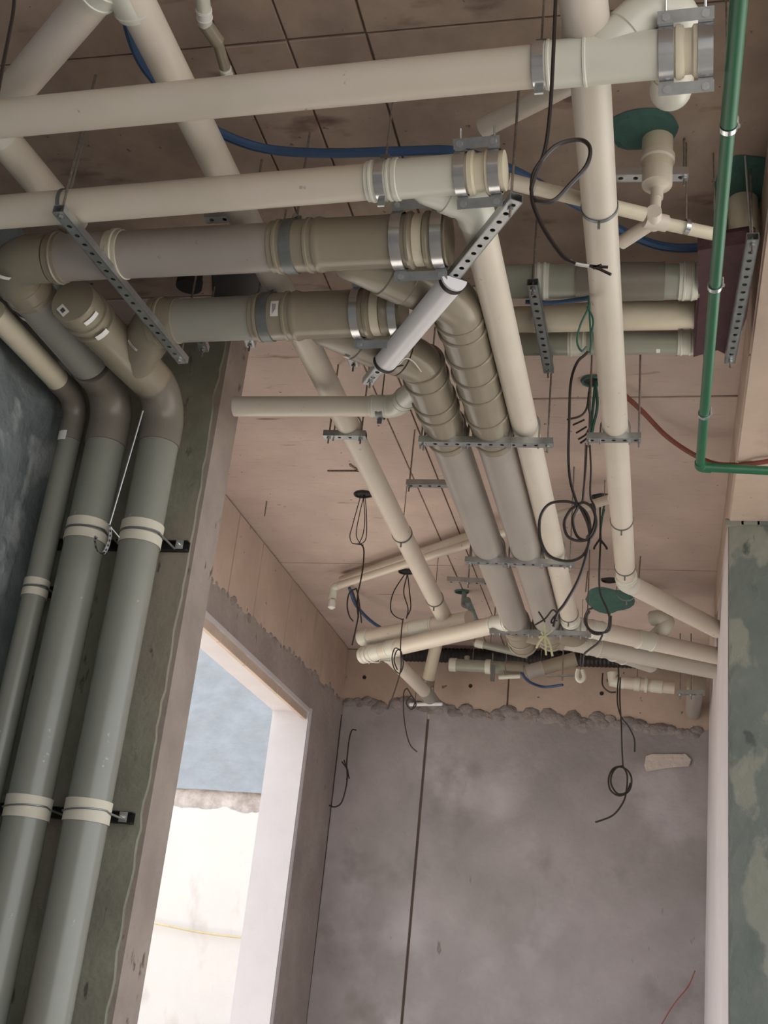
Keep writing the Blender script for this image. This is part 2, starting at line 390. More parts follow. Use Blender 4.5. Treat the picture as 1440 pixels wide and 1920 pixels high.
# --- left wall with the doorway
DY0, DY1, DZ = 5.0, 7.83, 3.375; WT = .25
wl = MB(); wl.rbox((XL-WT, -1.5, 0), (XL-.03, DY0, ZC)).rbox((XL-WT, DY1, 0), (XL-.03, YB+.03, ZC)).rbox((XL-WT, DY0, DZ), (XL-.03, DY1, ZC))
wl = struct(obj('wall_left', wl, M_JOINT, smooth=False))
OL = Vector((XL-.035, 0, 0)); nL = XD
for a, b in zip([4.21, 5.5, 6.02, 6.48, 7.12, 7.75, YB], [5.5, 6.02, 6.48, 7.12, 7.75, YB]): wpan(wl, OL, YD, ZD, nL, a, b, 3.3, ZC, .025, M_BEAM)
fL = rag(lambda y: 3.585+.036*(y-5.76), .035, 7.0, 5)
ragged_skin(wl, 'render_coat', OL, YD, ZD, nL, DY1, YB, 0, fL, .035, M_PLASL)
ragged_skin(wl, 'render_coat', OL, YD, ZD, nL, 4.21, DY1, DZ, fL, .035, M_PLASL)
ragged_skin(wl, 'render_coat', OL, YD, ZD, nL, 4.21, DY0, 0, lambda a: DZ, .035, M_PLASL)
mortar_lumps(wl, OL, YD, ZD, nL, 5.5, 8.6, fL, 46, M_RAG, (.03, .06))
# near stretch: dark stucco, thrown on unevenly
def stucco(root, name, o, u, w, n, u0, u1, w0, w1, m, step=.06, amp=.02):
    nu = int((u1-u0)/step); nw = int((w1-w0)/step); vs = []; fs = []
    for i in range(nu+1):
        for j in range(nw+1):
            a = u0+(u1-u0)*i/nu; b = w0+(w1-w0)*j/nw; q = noise.noise(Vector((a*3, b*3, 1)))
            edge = max(0, 1-(u1-a)/.22); cut = .02*(q > .0)
            vs.append(o+u*a+w*b+n*(.036+amp*q+cut+amp*.5*noise.noise(Vector((a*13, b*13, 3)))-.016*edge))
    for i in range(nu):
        for j in range(nw): k = i*(nw+1)+j; fs.append((k, k+1, k+nw+2, k+nw+1))
    return obj(name, MB().add(vs, fs), m, root)
stucco(wl, 'stucco_coat', OL, YD, ZD, nL, 2.0, PIER0+.01, 1.6, ZC, M_BLUE)
obj('stucco_coat', MB().rbox((XL-.035, -1.5, 0), (XL-.005, 2.0, ZC)), M_BLUE, wl, smooth=False)

# --- doorway reveal
d1 = struct(obj('door_1', MB().rbox((XL-WT-.01, DY1-.015, 0), (XL+.004, DY1+.012, DZ)), M_REV, smooth=False))
obj('lintel_reveal', MB().rbox((XL-WT-.01, DY0, DZ-.014), (XL+.006, DY1-.015, DZ+.012)), M_REV, d1, smooth=False)
obj('edge_bead', MB().rbox((XL-.01, DY1+.012, 0), (XL+.008, DY1+.05, DZ+.02)), M_WHITEP, d1, smooth=False)

# --- wall stub carrying the risers
wm = struct(obj('wall_middle', MB().rbox((XL-.02, PIER0+.02, 0), (PX, PIER1, ZC)), mat('beige_stub_edge', (.34, .285, .25), .85, col2=(.26, .215, .19), scale=4, bump=.3, bscale=26,
     spots=[(16, .67, .72, (.12, .09, .07), (1, 1, .5))]), smooth=False))
fE = rag(lambda z: .0, .02, 4.0, 4)
vs = []; fs = []; NZ = 90
for i in range(NZ+1):
    z = ZC*i/NZ; e = PX-.012-abs(.028*noise.noise(Vector((z*6, 3, 0))))-.012*abs(noise.noise(Vector((z*21, 3, 4))))
    vs += [Vector((XL, PIER0+.02, z)), Vector((XL, PIER0, z)), Vector((e, PIER0, z)), Vector((e, PIER0+.02, z))]
for i in range(NZ):
    for k in range(4): l = (k+1) % 4; fs.append((4*i+k, 4*i+l, 4*i+4+l, 4*i+4+k))
obj('render_coat', MB().add(vs, fs), M_OLIVE, wm, smooth=False)

# --- right side: beam and pillar
BZ = 3.88
br = struct(obj('trim_1', MB().rbox((.315, -1.5, BZ+.02), (1.5, 8.9, ZC+.02)), M_JOINT, smooth=False))
for a, b in zip([-1.5, 1.2, 3.1, 4.9], [1.2, 3.1, 4.9, 5.62]):
    wpan(br, Vector((0, 0, BZ+.025)), XD, YD, Vector((0, 0, -1)), .30, 1.5, a, b, .025, M_BEAM)
wpan(br, Vector((.32, 0, 0)), YD, ZD, Vector((-1, 0, 0)), -1.5, 4.0, BZ+.002, ZC, .02, M_BEAM)
wpan(br, Vector((.32, 0, 0)), YD, ZD, Vector((-1, 0, 0)), 4.0, 8.7, BZ+.002, ZC, .02, M_BEAM)
PYF = 5.60
q = [Vector((.253, PYF, 0)), Vector((.235, YB, 0)), Vector((.325, YB, BZ+.22)), Vector((.300, PYF, BZ))]
q2 = [Vector((1.5, PYF, 0)), Vector((1.5, YB, 0)), Vector((1.5, YB, BZ+.2)), Vector((1.5, PYF, BZ))]
wr = struct(obj('wall_right', MB().add(q+q2, [(0, 1, 2, 3), (4, 7, 6, 5), (0, 4, 5, 1), (3, 2, 6, 7), (1, 5, 6, 2), (0, 3, 7, 4)]), M_WHITEP, smooth=False))
def pil_x(z): return .253+(.300-.253)*z/BZ
vs = []; fs = []; NZ = 70; NX = 16
for i in range(NZ+1):
    z = BZ*i/NZ+.0
    for k in range(NX+1):
        x = pil_x(z)+.004+(1.5-pil_x(z))*(k/NX)**1.6
        d = .012 if (noise.noise(Vector((x*3.5, z*2.2, 9)))+.25*noise.noise(Vector((x*14, z*14, 9))) > .16 and k > 5 and z < 2.7) else 0
        vs.append(Vector((x, PYF-.012-d-(.006*abs(noise.noise(Vector((z*14, k*.4, 2)))) if i < NZ else 0), z)))
for i in range(NZ):
    for k in range(NX): a = i*(NX+1)+k; fs.append((a, a+1, a+NX+2, a+NX+1))
obj('render_coat', MB().add(vs, fs), M_GRPIL, wr, smooth=False)
mb = MB()
for i in range(16):
    x = .30+i*.075; mb.box((x+.03, PYF-.02, BZ-.01+random.uniform(-.008, .008)), (.085, .03, random.uniform(.015, .04)))
oo = obj('mortar_lumps', mb, M_GRPIL, wr, smooth=False); oo['kind'] = 'stuff'

# --- surroundings: neighbouring building seen through the doorway, and the added unseen wall at the back of the bay
YE = 13.0
e1 = struct(obj('wall_outside', MB().rbox((-14, YE+.04, -.3), (-2.2, YE+.4, 9)), M_EXTD, smooth=False))
zb = at(400, 1482, Y=YE).z; zw = at(400, 1515, Y=YE).z
stucco(e1, 'render_coat', Vector((-9, YE+.04, 0)), XD, ZD, Vector((0, -1, 0)), 0, 6.8, zb, zb+4, M_EXTB, step=.07, amp=.03)
fx = rag(lambda a: zw, .05, 11, 4)
ragged_skin(e1, 'render_coat', Vector((-9, YE+.04, 0)), XD, ZD, Vector((0, -1, 0)), 0, 6.8, -.3, fx, .05, M_EXTW, step=.05)
hp = spline([at(x, y, Y=YE-.06) for x, y in ((150, 1702), (230, 1718), (291, 1731), (375, 1748), (455, 1758), (560, 1768))], 6)
tag(obj('hose', MB().sweep(hp, .012, 8), M_HOSE, org=hp[0]), 'thin tan hose sagging across the white outside wall beyond the doorway', 'hose')

# the bay behind the camera is closed by an unseen wall, added to limit the light from there
struct(obj('wall_light_block', MB().rbox((-2.7, -1.7, 0), (.4, -1.5, ZC)), M_PLAS, smooth=False))

# ================================================================== PIPE RUNS
ZP = 3.65; RW = .0515; RG = .0765
def PX_(x, y, Z=ZP): return at(x, y, Z=Z)

def clamp_end(root, a, d, r, s1, s2, view, bm=M_ALU, pm=M_STEEL, w=.032):
    """two steel bands round a plugged pipe end, tied by bracket plates and bolts; d = axis, s1/s2 distances from a"""
    a = Vector(a); d = Vector(d).normalized(); e = d.cross(view).normalized(); f = e.cross(d).normalized()
    if f.dot(view) > 0: f = -f
    for s in (s1, s2):
        bd = band(root, a+d*s, d, r*1.10, w, bm, t=.004)
        for sg in (-1, 1):
            obj('lug', MB().box(a+d*s+e*(sg*(r*1.10+.016))+f*.012, (w, .034, .004), (d, e, f)), pm, bd, smooth=False)
    for sg in (-1, 1):
        pl = obj('bracket_plate', MB().box(a+d*((s1+s2)/2)+e*(sg*(r*1.10+.020))+f*.017, (s2-s1+w*1.15, .028, .003), (d, e, f)), pm, root, smooth=False)
        for s in (s1, s2): bolt(pl, a+d*s+e*(sg*(r*1.10+.020))+f*.020, f*-1, .02, .0045)
        if sg < 0: continue
    for s in (s1, s2): bolt(root, a+d*s+e*(r*1.10+.012)-f*.002, (e*.9-f*.2), .05, .0032, head=False)
def view_of(p): return (Vector(p)-Vector((0, 0, CZ))).normalized()

# ---------- top ivory run (farthest forward)
P0 = PX_(-60, 229); P1 = PX_(1000, 125); P2 = PX_(1335, 112)
dW1 = (P1-P0).normalized()
t = thing('drain_pipe', 'topmost long ivory drain pipe, ending in a white wye and metal-banded plug at upper right', 'pipe', P0, 'ivory drain pipes')
W1 = t
s = lambda x, y: P0+dW1*((PX_(x, y)-P0).dot(dW1))
pipe(t, P0, s(1005, 125), RW, M_WPIPE)
coupling(t, s(1018, 125), s(1110, 120), RW*1.06, M_WFIT)
yA = s(1108, 120); yB = s(1240, 112)
w_ = obj('wye', MB().lathe(yA, yB, [(0, RW*1.08), (0, RW*1.11), ((yB-yA).length, RW*1.11), ((yB-yA).length, RW*1.0)]), M_WFIT, t)
bA = s(1120, 120); bC = PX_(1205, 34, 3.75)
dbr = (bC-bA).normalized()
obj('branch', MB().lathe(bA-dbr*.0, bC, [(0, RW*.9), (.03, RW*1.07), ((bC-bA).length*.62, RW*1.09), ((bC-bA).length*.64, RW*1.17), ((bC-bA).length, RW*1.17), ((bC-bA).length, RW)]), M_WFIT, w_)
eE = bC+dbr*.125; eE.z = 3.79; dn = PX_(1256, 195, 3.79)
elbow(t, bC, eE, dn, RW, M_WFIT, rad=.075, sock=.04)
ep = arc(bC, eE, dn, .075)[-1]
e2 = PX_(1256, 190, 3.79)
ep0 = ep+(e2-ep).normalized()*.03
pipe(t, ep0, e2+(ep0-e2).normalized()*.06, RW, M_WPIPE)
elbow(t, ep0, e2, e2+ZD, RW, M_WFIT, rad=.07, sock=.03)
pipe(t, e2+ZD*.09, Vector((e2.x, e2.y, ZC-.002)), RW, M_WPIPE)
# plugged end
ee = s(1240, 112); L = (s(1332, 112)-ee).length
obj('end_plug', MB().lathe(ee, ee+dW1, [(0, RW), (0, RW*1.09), (L*.28, RW*1.09), (L*.30, RW*1.20), (L*.38, RW*1.22), (L*.46, RW*1.14), (L*.48, RW*1.02), (L*.62, RW*1.02), (L*.66, RW*1.16), (L*.80, RW*1.18), (L*.82, RW*1.05), (L, RW*1.05), (L, RW*.6)]), M_YEL, t)
clamp_end(t, ee, dW1, RW*1.06, .012, L*.90, view_of(ee), w=.034)
c_ = s(1013, 128)
h = thing('pipe_hanger', 'steel band hanger round the topmost ivory pipe left of its white wye', 'pipe hanger', c_, 'band hangers')
band(h, c_, dW1, RW*1.08, .028, M_ALU); obj('lug', MB().box(c_+ZD*(RW+.018), (.028, .006, .03)), M_DSTEEL, h, smooth=False); obj('lug', MB().box(c_+Vector((0, .01, -RW-.014)), (.022, .006, .024)), M_STEEL, h, smooth=False)
rod(h, c_+ZD*(RW+.02), Vector((c_.x, c_.y, ZC)), .003)

# ---------- generic X run with wye dropping back into a run along the depth
def wye45(root, x0, x1, y, z, r, m, xb, xr, yr, mf, conn=.05):
    """branch leaving the run at xb at 45 degrees and turning to the depth direction at x = xr"""
    B = Vector((xb, y, z)); K = Vector((xr, y+(xr-xb), z)); E = Vector((xr, yr, z))
    d = (K-B).normalized(); L = (K-B).length-r*.75
    w = obj('wye_branch', MB().lathe(B, K, [(0, r*.7), (.05, r*1.06), (L*.72, r*1.07), (L*.72, r*1.13), (L*.93, r*1.13), (L*.94, r*1.05), (L, r*1.05)]), mf, root)
    elbow(root, B, K, E, r, mf, rad=r*1.4, sock=.035)
    return K
def x_run(root, x0, x1, y, z, r, m, tilt=0): return pipe(root, (x0, y, z), (x1, y, z), r, m)

# ---------- second ivory run
A0 = PX_(-60, 403); A1 = PX_(690, 341); dW2 = (A1-A0).normalized()
def s2(x, y): return A0+dW2*((PX_(x, y)-A0).dot(dW2))
t = thing('drain_pipe', 'second long ivory cross pipe from the top, its white wye turning behind the tube lamp', 'pipe', A0, 'ivory drain pipes')
pipe(t, A0, s2(692, 340), RW, M_WPIPE)
coupling(t, s2(690, 340), s2(742, 335), RW*1.05, M_WFIT)
YW2 = s2(850, 320).y
wA = s2(740, 335); wB = s2(862, 318)
obj('wye', MB().lathe(wA, wB, [(0, RW*1.17), (.012, RW*1.17), (.014, RW*1.09), ((wB-wA).length, RW*1.09)]), M_WFIT, t)
ee = s2(858, 318); L = (s2(945, 308)-ee).length
obj('end_plug', MB().lathe(ee, ee+dW2, [(0, RW), (0, RW*1.08), (L*.22, RW*1.08), (L*.24, RW*1.2), (L*.34, RW*1.2), (L*.38, RW*1.04), (L*.60, RW*1.04), (L*.62, RW*1.18), (L*.72, RW*1.18), (L*.75, RW*1.07), (L, RW*1.07), (L, RW*.8)]), M_YEL, t)
clamp_end(t, ee, dW2, RW*1.06, .010, L*.80, view_of(ee), w=.03)
wX, wYe = -.520, 6.42
w0 = PX_(905, 445); w1 = PX_(1070, 1165)
Bp = s2(770, 335); Kp = Vector((w0.x-.006, Bp.y+(w0.x-.006-Bp.x)*.78, ZP-.0))
d = (Kp-Bp).normalized(); L = (Kp-Bp).length
obj('wye_branch', MB().lathe(Bp, Kp, [(0, RW*.7), (.05, RW*1.07), (L*.55, RW*1.08), (L*.56, RW*1.16), (L*.78, RW*1.16), (L*.8, RW*1.07), (L-.05, RW*1.07)]), M_WFIT, t)
e_, q0, q1 = elbow(t, Bp, Kp, w1, RW*1.04, M_WFIT, rad=.10, sock=.02)
dw = (w1-Kp).normalized()
pipe(t, q1-dw*.02, w1, RW, M_WPIPE)
WP = (Kp, w1)
# far end: elbow and slanting leg into the pale wall
n1 = PX_(1205, 1203); n2 = PX_(1345, 1232)
def far_leg(root, a, c, b, r, mp_, mf_, cps=(), rad=None, sleeve=True):
    e_, q0, q1 = elbow(root, a, c, b, r, mf_, rad=rad or r*1.3, sock=.03)
    d = (Vector(b)-Vector(c)).normalized(); pipe(root, q1-d*.015, b, r, mp_)
    if sleeve: coupling(root, q0+(Vector(a)-Vector(c)).normalized()*.0, q0+(Vector(a)-Vector(c)).normalized()*.07, r*1.02, mf_)
    for s_, l_ in cps:
        p = q1+d*s_; coupling(root, p, p+d*l_, r*1.02, mf_)
far_leg(t, w1-dw*.3, w1+dw*.06, PX_(1345, 1230), RW, M_WPIPE, M_WFIT, cps=((.05, .09), (.36, .12)))
for (x, y) in ((1009, 832), (1052, 1045)): pass
h = thing('pipe_hanger', 'steel band hanger on the second ivory pipe beside its white coupling', 'pipe hanger', s2(718, 338), 'band hangers')
c_ = s2(718, 338); band(h, c_, dW2, RW*1.12, .026, M_ALU)
obj('lug', MB().box(c_+Vector((0, -.01, RW+.016)), (.026, .006, .03)), M_DSTEEL, h, smooth=False); obj('lug', MB().box(c_+Vector((0, .008, -RW-.018)), (.02, .006, .026)), M_STEEL, h, smooth=False)
rod(h, c_+ZD*(RW+.02), Vector((c_.x, c_.y, ZC)), .003)

# ---------- right-hand ivory run along the depth
ZA = 3.73
a0 = PX_(1088, -40, ZA); a1 = PX_(1173, 1078, ZA); dA = (a1-a0).normalized()
t = thing('drain_pipe', 'right-hand ivory drain pipe running away under the ceiling behind the black cable loop', 'pipe', a0, 'ivory drain pipes')
jA = PX_(1100, 50, ZA)
pipe(t, a0, jA, RW*1.12, M_WPIPE); obj('reducer', MB().lathe(jA-dA*.01, jA+dA, [(0, RW*1.12), (.012, RW*1.2), (.05, RW*1.2), (.08, RW*1.02)]), M_WPIPE, t)
pipe(t, jA+dA*.03, a1, RW, M_WPIPE)
far_leg(t, a0, a1+dA*.11, PX_(1345, 1180, ZA-.03), RW, M_WPIPE, M_WFIT, sleeve=True)
A_AX = (jA, a1)
# ---------- left-hand ivory run along the depth, above the others
ZL = 3.80
l0 = PX_(238, -30, ZL); l1 = PX_(838, 1168, ZL); dL = (l1-l0).normalized()
t = thing('drain_pipe', 'left-hand ivory drain pipe running away high under the ceiling, behind all the cross pipes', 'pipe', l0, 'ivory drain pipes')
pipe(t, l0, l1, RW*.98, M_WPIPE); c0 = PX_(250, 8, ZL); coupling(t, c0-dL*.14, c0+dL*.02, RW, M_WFIT)
obj('elbow', MB().sweep(arc(l0, l1+dL*.08, l1+dL*.08-ZD*.3, .06, 6), RW*1.05, 20), M_WFIT, t)

# ---------- upper left slanting pipes
u0 = PX_(196, -30, 3.80); u1 = PX_(20, 178, 3.80); u2 = PX_(-10, 240, 3.80); u3 = PX_(20, 262, 3.80); u4 = PX_(140, 420, 3.80)
t = thing('drain_pipe', 'short ivory pipe slanting out of the upper left corner behind the topmost cross pipe', 'pipe', u0, 'ivory drain pipes')
du = (u1-u0).normalized(); cr = u0+du*((u3-u0).dot(du)); 
pipe(t, u0, u0+du*((u1-u0).length+.08), RW*.98, M_WPIPE); coupling(t, u0-du*.02, u0+du*.055, RW, M_WFIT)
cr = u0+du*((u1-u0).length+.16)
e_, q0, q1 = elbow(t, u0, cr, u4, RW, M_WFIT, rad=.07, sock=.03)
pipe(t, q1, u4, RW, M_WPIPE)

# ---------- big grey run 1 and its riser
YG1 = 2.885
G0 = Vector((-2.130, 2.93, ZP)); Gx = lambda x, y=455: PX_(x, y)
g1a = Vector((-2.150, YG1+.02, ZP+.01)); g1b = Vector((-.60, YG1, ZP)); dG1 = (g1b-g1a).normalized()
R2x, R2y = -2.140, 3.80
t = thing('drain_pipe', 'grey drain pipe', 'pipe', (R2x, R2y, 0), 'grey drain pipes')
t['label'] = 'upper large grey drain pipe, dropping as the middle of the three risers at left'
def gx(x): return g1a+dG1*((PX_(x, 470-x*.03)-g1a).dot(dG1))
e_, q0, q1 = elbow(t, g1b, g1a, Vector((R2x, R2y, ZP)), RG, M_GFIT, rad=.12, sock=.06)
coupling(t, gx(82), gx(104), RG*1.03, M_GFIT)
pipe(t, gx(100), gx(510), RG, M_GPIPE)
coupling(t, gx(195), gx(222), RG*1.01, M_TAPE, name='coupling')
gc = gx(508); wy = gx(592)
coupling(t, gc, wy, RG*1.02, M_GFIT)
we = gx(745); obj('wye', MB().lathe(wy, we, [(0, RG*1.1), (.01, RG*1.13), (.02, RG*1.1), (.03, RG*1.06), ((we-wy).length, RG*1.06)], 40), M_GFIT, t)
ee = gx(738); L = (gx(842)-ee).length
obj('end_plug', MB().lathe(ee, ee+dG1, [(0, RG), (0, RG*1.06), (L*.26, RG*1.06), (L*.28, RG*1.13), (L*.33, RG*1.15), (L*.37, RG*1.06), (L*.38, RG*1.02), (L*.58, RG*1.02), (L*.60, RG*1.12), (L*.66, RG*1.12), (L*.7, RG*1.05), (L*.96, RG*1.05), (L*.97, RG*1.1), (L, RG*1.1), (L, RG*.85)], 40), M_GFIT, t)
obj('cleanout_ring', MB().lathe(ee+dG1*(L*.40), ee+dG1*L, [(0, RG*1.0), (0, RG*1.03), (L*.17, RG*1.03), (L*.17, RG)], 40), M_YEL, t)
clamp_end(t, ee, dG1, RG*1.02, .018, L*.84, view_of(ee), w=.034)
c2a = PX_(862, 575); c2b = PX_(1027, 1168)
dc2 = (c2b-c2a).normalized()
Bp = gx(612); Kp = Vector((c2a.x-.01, Bp.y+(c2a.x-.01-Bp.x)*.95, ZP)); d = (Kp-Bp).normalized(); L = (Kp-Bp).length
obj('wye_branch', MB().lathe(Bp, Kp, [(0, RG*.6), (.07, RG*1.04), (L*.42, RG*1.06), (L*.43, RG*1.12), (L*.6, RG*1.12), (L*.61, RG*1.07), (L-.09, RG*1.07)], 40), M_GFIT, t)
e_, q0, q1 = elbow(t, Bp, Kp, c2b, RG, M_GFIT, rad=.13, sock=.03)
dc2 = (c2b-Kp).normalized()
def on(a, d, x, y, Z=ZP): return a+d*((PX_(x, y, Z)-a).dot(d))
fE2 = on(Kp, dc2, 947, 826)
obj('fitting_sleeve', MB().lathe(q1-dc2*.01, fE2, [(0, RG), (0, RG*1.05), ((fE2-q1).length, RG*1.05), ((fE2-q1).length, RG)], 40), M_GFIT, t)
for (x, y) in ((869, 592), (872, 612), (886, 656), (898, 692), (908, 724), (924, 770), (938, 815)):
    bead(t, on(Kp, dc2, x, y), dc2, RG*1.05, M_GFIT, w=.018, h=.007)
pipe(t, fE2-dc2*.02, c2b, RG, M_GPIPE); C2 = (Kp, c2b)
# dressed end at the far strut and the wye that carries on to the right
def far_wye(root, a, b, r, mp_, mf_, out, capd=.16, cps=(), r2=.062):
    a, b = Vector(a), Vector(b); d = (b-a).normalized()
    coupling(root, b-d*.02, b+d*.10, r*1.02, mf_); 
    pipe(root, b+d*.08, b+d*(.10+capd), r*1.06, mf_, name='wye')
    bead(root, b+d*(.10+capd*.5), d, r*1.06, mf_, w=.02, h=.008); bead(root, b+d*(.10+capd), d, r*1.08, mf_, w=.03, h=.010, name='end_cap')
    r = r2; o = Vector(out); s0 = b+d*.12; dd = (o-s0).normalized(); L = (o-s0).length
    pipe(root, s0, o, r, M_FARG, name='slanting_pipe')
    obj('wye_branch', MB().lathe(s0, o, [(0, r*.8), (.02, r*1.06), (.26, r*1.06), (.262, r*1.12), (.28, r*1.12), (.282, r)], 32), mf_, root)
    for s_, l_ in cps: coupling(root, s0+dd*s_, s0+dd*(s_+l_), r*1.02, M_FARG)
far_wye(t, Kp, c2b, RG, M_GPIPE, M_GFIT, PX_(1222, 1243, 3.66), cps=((.34, .12), (.52, .12)))
# riser 2
cor = Vector((R2x, R2y, ZP)); 
e_, q2, q3 = elbow(t, g1a, cor, Vector((R2x, R2y, 0)), RG, M_DFIT, rad=.14, sock=.09)
dY = (cor-g1a).normalized()
f1 = on(g1a, dY, 75, 625)
pipe(t, q1 if False else g1a+dY*.15, q2-dY*.02, RG, M_GPIPG)
coupling(t, g1a+dY*.10, g1a+dY*.20, RG*1.0, M_GFIT)
pipe(t, q3, (R2x, R2y, 0), RG, M_RISER, label='dusty grey riser length')
R2 = (Vector((R2x, R2y, 3.4)), Vector((R2x, R2y, 0)))
sticker(t, g1a, cor, RG*1.06, 18, 607, .02, .07)
sticker(t, g1a, g1a+Vector((.3,-.3,0)), RG*1.07, 7, 520, .02, .05, ink=False)

# ---------- grey run 2 and its riser
YG2 = 3.27
R3x, R3y = -1.925, 3.82
g2b = Vector((-.84, YG2, ZP)); g2a = Vector((-1.75, YG2+.015, ZP)); dG2 = (g2b-g2a).normalized()
t = thing('drain_pipe', 'lower large grey drain pipe with a sticker cap, dropping as the right riser at left', 'pipe', (R3x, R3y, 0), 'grey drain pipes')
def hx(x): return g2a+dG2*((PX_(x, 606-x*.03)-g2a).dot(dG2))
R3 = (Vector((R3x, R3y, 3.4)), Vector((R3x, R3y, 0)))
cor3 = Vector((R3x, R3y, ZP)); capE = PX_(144, 572, 3.605)
dY = (cor3-capE).normalized()
joinY = capE+dY*.42
# branch at 45 deg up to the elbow of the cross run
e_, q0, q1 = elbow(t, g2b, g2a, joinY, RG, M_GFIT, rad=.11, sock=.03)
d = (joinY-g2a).normalized()
obj('wye_branch', MB().lathe(q1-d*.02, joinY, [(0, RG), (0, RG*1.07), ((joinY-q1).length+.02, RG*1.05)], 36), M_GFIT, t)
coupling(t, hx(283), hx(312), RG*1.03, M_GFIT)
pipe(t, hx(305), hx(478), RG, M_GPIPG)
gc = hx(476); wy = hx(552); coupling(t, gc, wy, RG*1.02, M_GFIT)
we = hx(672); obj('wye', MB().lathe(wy, we, [(0, RG*1.1), (.01, RG*1.13), (.02, RG*1.1), (.03, RG*1.05), ((we-wy).length, RG*1.05)], 40), M_GFIT, t)
ee = hx(664); L = (hx(757)-ee).length
obj('end_plug', MB().lathe(ee, ee+dG2, [(0, RG), (0, RG*1.05), (L*.25, RG*1.05), (L*.27, RG*1.12), (L*.33, RG*1.14), (L*.37, RG*1.05), (L*.38, RG*1.01), (L*.58, RG*1.01), (L*.60, RG*1.09), (L*.66, RG*1.09), (L*.7, RG*1.04), (L, RG*1.04), (L, RG*.85)], 40), M_GFIT, t)
obj('cleanout_ring', MB().lathe(ee+dG2*(L*.40), ee+dG2*L, [(0, RG*1.0), (0, RG*1.025), (L*.17, RG*1.025), (L*.17, RG)], 40), M_YEL, t)
clamp_end(t, ee, dG2, RG*1.01, .016, L*.86, view_of(ee), w=.028)
c1a = PX_(785, 650); c1b = PX_(968, 1170)
Bp = hx(575); Kp = Vector((c1a.x-.012, Bp.y+(c1a.x-.012-Bp.x)*.98, ZP)); d = (Kp-Bp).normalized(); L = (Kp-Bp).length
obj('wye_branch', MB().lathe(Bp, Kp, [(0, RG*.6), (.07, RG*1.04), (L*.42, RG*1.06), (L*.43, RG*1.12), (L*.6, RG*1.12), (L*.61, RG*1.07), (L-.09, RG*1.07)], 40), M_GFIT, t)
e_, q0, q1 = elbow(t, Bp, Kp, c1b, RG, M_GFIT, rad=.13, sock=.03)
dc1 = (c1b-Kp).normalized(); fE1 = on(Kp, dc1, 852, 826)
obj('fitting_sleeve', MB().lathe(q1-dc1*.01, fE1, [(0, RG), (0, RG*1.05), ((fE1-q1).length, RG*1.05), ((fE1-q1).length, RG)], 40), M_GFIT, t)
for (x, y) in ((790, 683), (802, 706), (815, 746), (824, 764), (846, 816)): bead(t, on(Kp, dc1, x, y), dc1, RG*1.05, M_GFIT, w=.018, h=.007)
pipe(t, fE1-dc1*.02, c1b, RG, M_GPIPE); C1 = (Kp, c1b)
far_wye(t, Kp, c1b, RG, M_GPIPE, M_GFIT, PX_(1350, 1256, 3.60), capd=.26, cps=((.42, .10),))
# capped end with sticker, then the drop
obj('end_cap', MB().lathe(capE-dY*.03, capE, [(0, RG*1.02), (.004, RG*1.07), (.05, RG*1.08)], 36), M_GFIT, t)
obj('wye', MB().lathe(capE, joinY, [(.0, RG*1.02), (.05, RG*1.02), (.052, RG*1.12), (.07, RG*1.12), (.072, RG*.97), (.10, RG*.97), (.102, RG*1.10), (.115, RG*1.10), (.12, RG*1.0), (.3, RG*1.0), (.32, RG*1.07), (.56, RG*1.07), (.56, RG)], 40), M_GFIT, t)
e_, q2, q3 = elbow(t, capE, cor3, Vector((R3x, R3y, 0)), RG, M_DFIT, rad=.14, sock=.07)
pipe(t, capE+dY*.5, q2-dY*.01, RG, M_GPIPG)
pipe(t, q3, (R3x, R3y, 0), RG, M_RISER, label='dusty grey riser length')
cc = capE-dY*.0312; cu = Vector((.35, 0, .35)).normalized(); cv = dY.cross(cu).normalized(); cu = cv.cross(dY).normalized()
cpt = surf = at(118, 582, Y=cc.y)
st = obj('sticker', MB().box(cpt-dY*.0005, (.028, .001, .045), (cu, dY, cv)), M_STICK, t, smooth=False)
obj('print', MB().box(cpt-dY*.0015, (.014, .0012, .018), (cu, dY, cv)), M_INK, st, smooth=False)
sticker(t, capE, cor3, RG*1.12, 172, 598, .02, .06, ink=False); sticker(t, capE, cor3, RG*1.10, 192, 628, .025, .05, ink=False)
sticker(t, g2a, joinY, RG*1.07, 248, 648, .014, .05); sticker(t, cor3, cor3+(YD-ZD)*.3, RG*1.07, 334, 768, .03, .035, ink=False)
sticker(t, g2a, g2b, RG*1.07, 514, 578, .028, .055); sticker(t, C1[0]-Vector((.3, .3, 0)), C1[0], RG*1.13, 650, 670, .02, .02, ink=False)
# ring hangers on the two grey cross runs
for (cc, dd, lab) in ((gx(543), dG1, 'dark steel band hanger round the upper large grey pipe'), (hx(502), dG2, 'dark steel band hanger beside the sticker on the lower large grey pipe')):
    h = thing('pipe_hanger', lab, 'pipe hanger', cc, 'band hangers'); band(h, cc, dd, RG*1.08, .036, M_DSTEEL)
    obj('lug', MB().box(cc+Vector((0, .0, RG+.02)), (.03, .008, .035)), M_DSTEEL, h, smooth=False)
    rod(h, cc+ZD*(RG+.02), Vector((cc.x, cc.y, ZC)), .004)
    bolt(h, cc+Vector((.0, -.02, RG+.025)), YD, .05, .004)

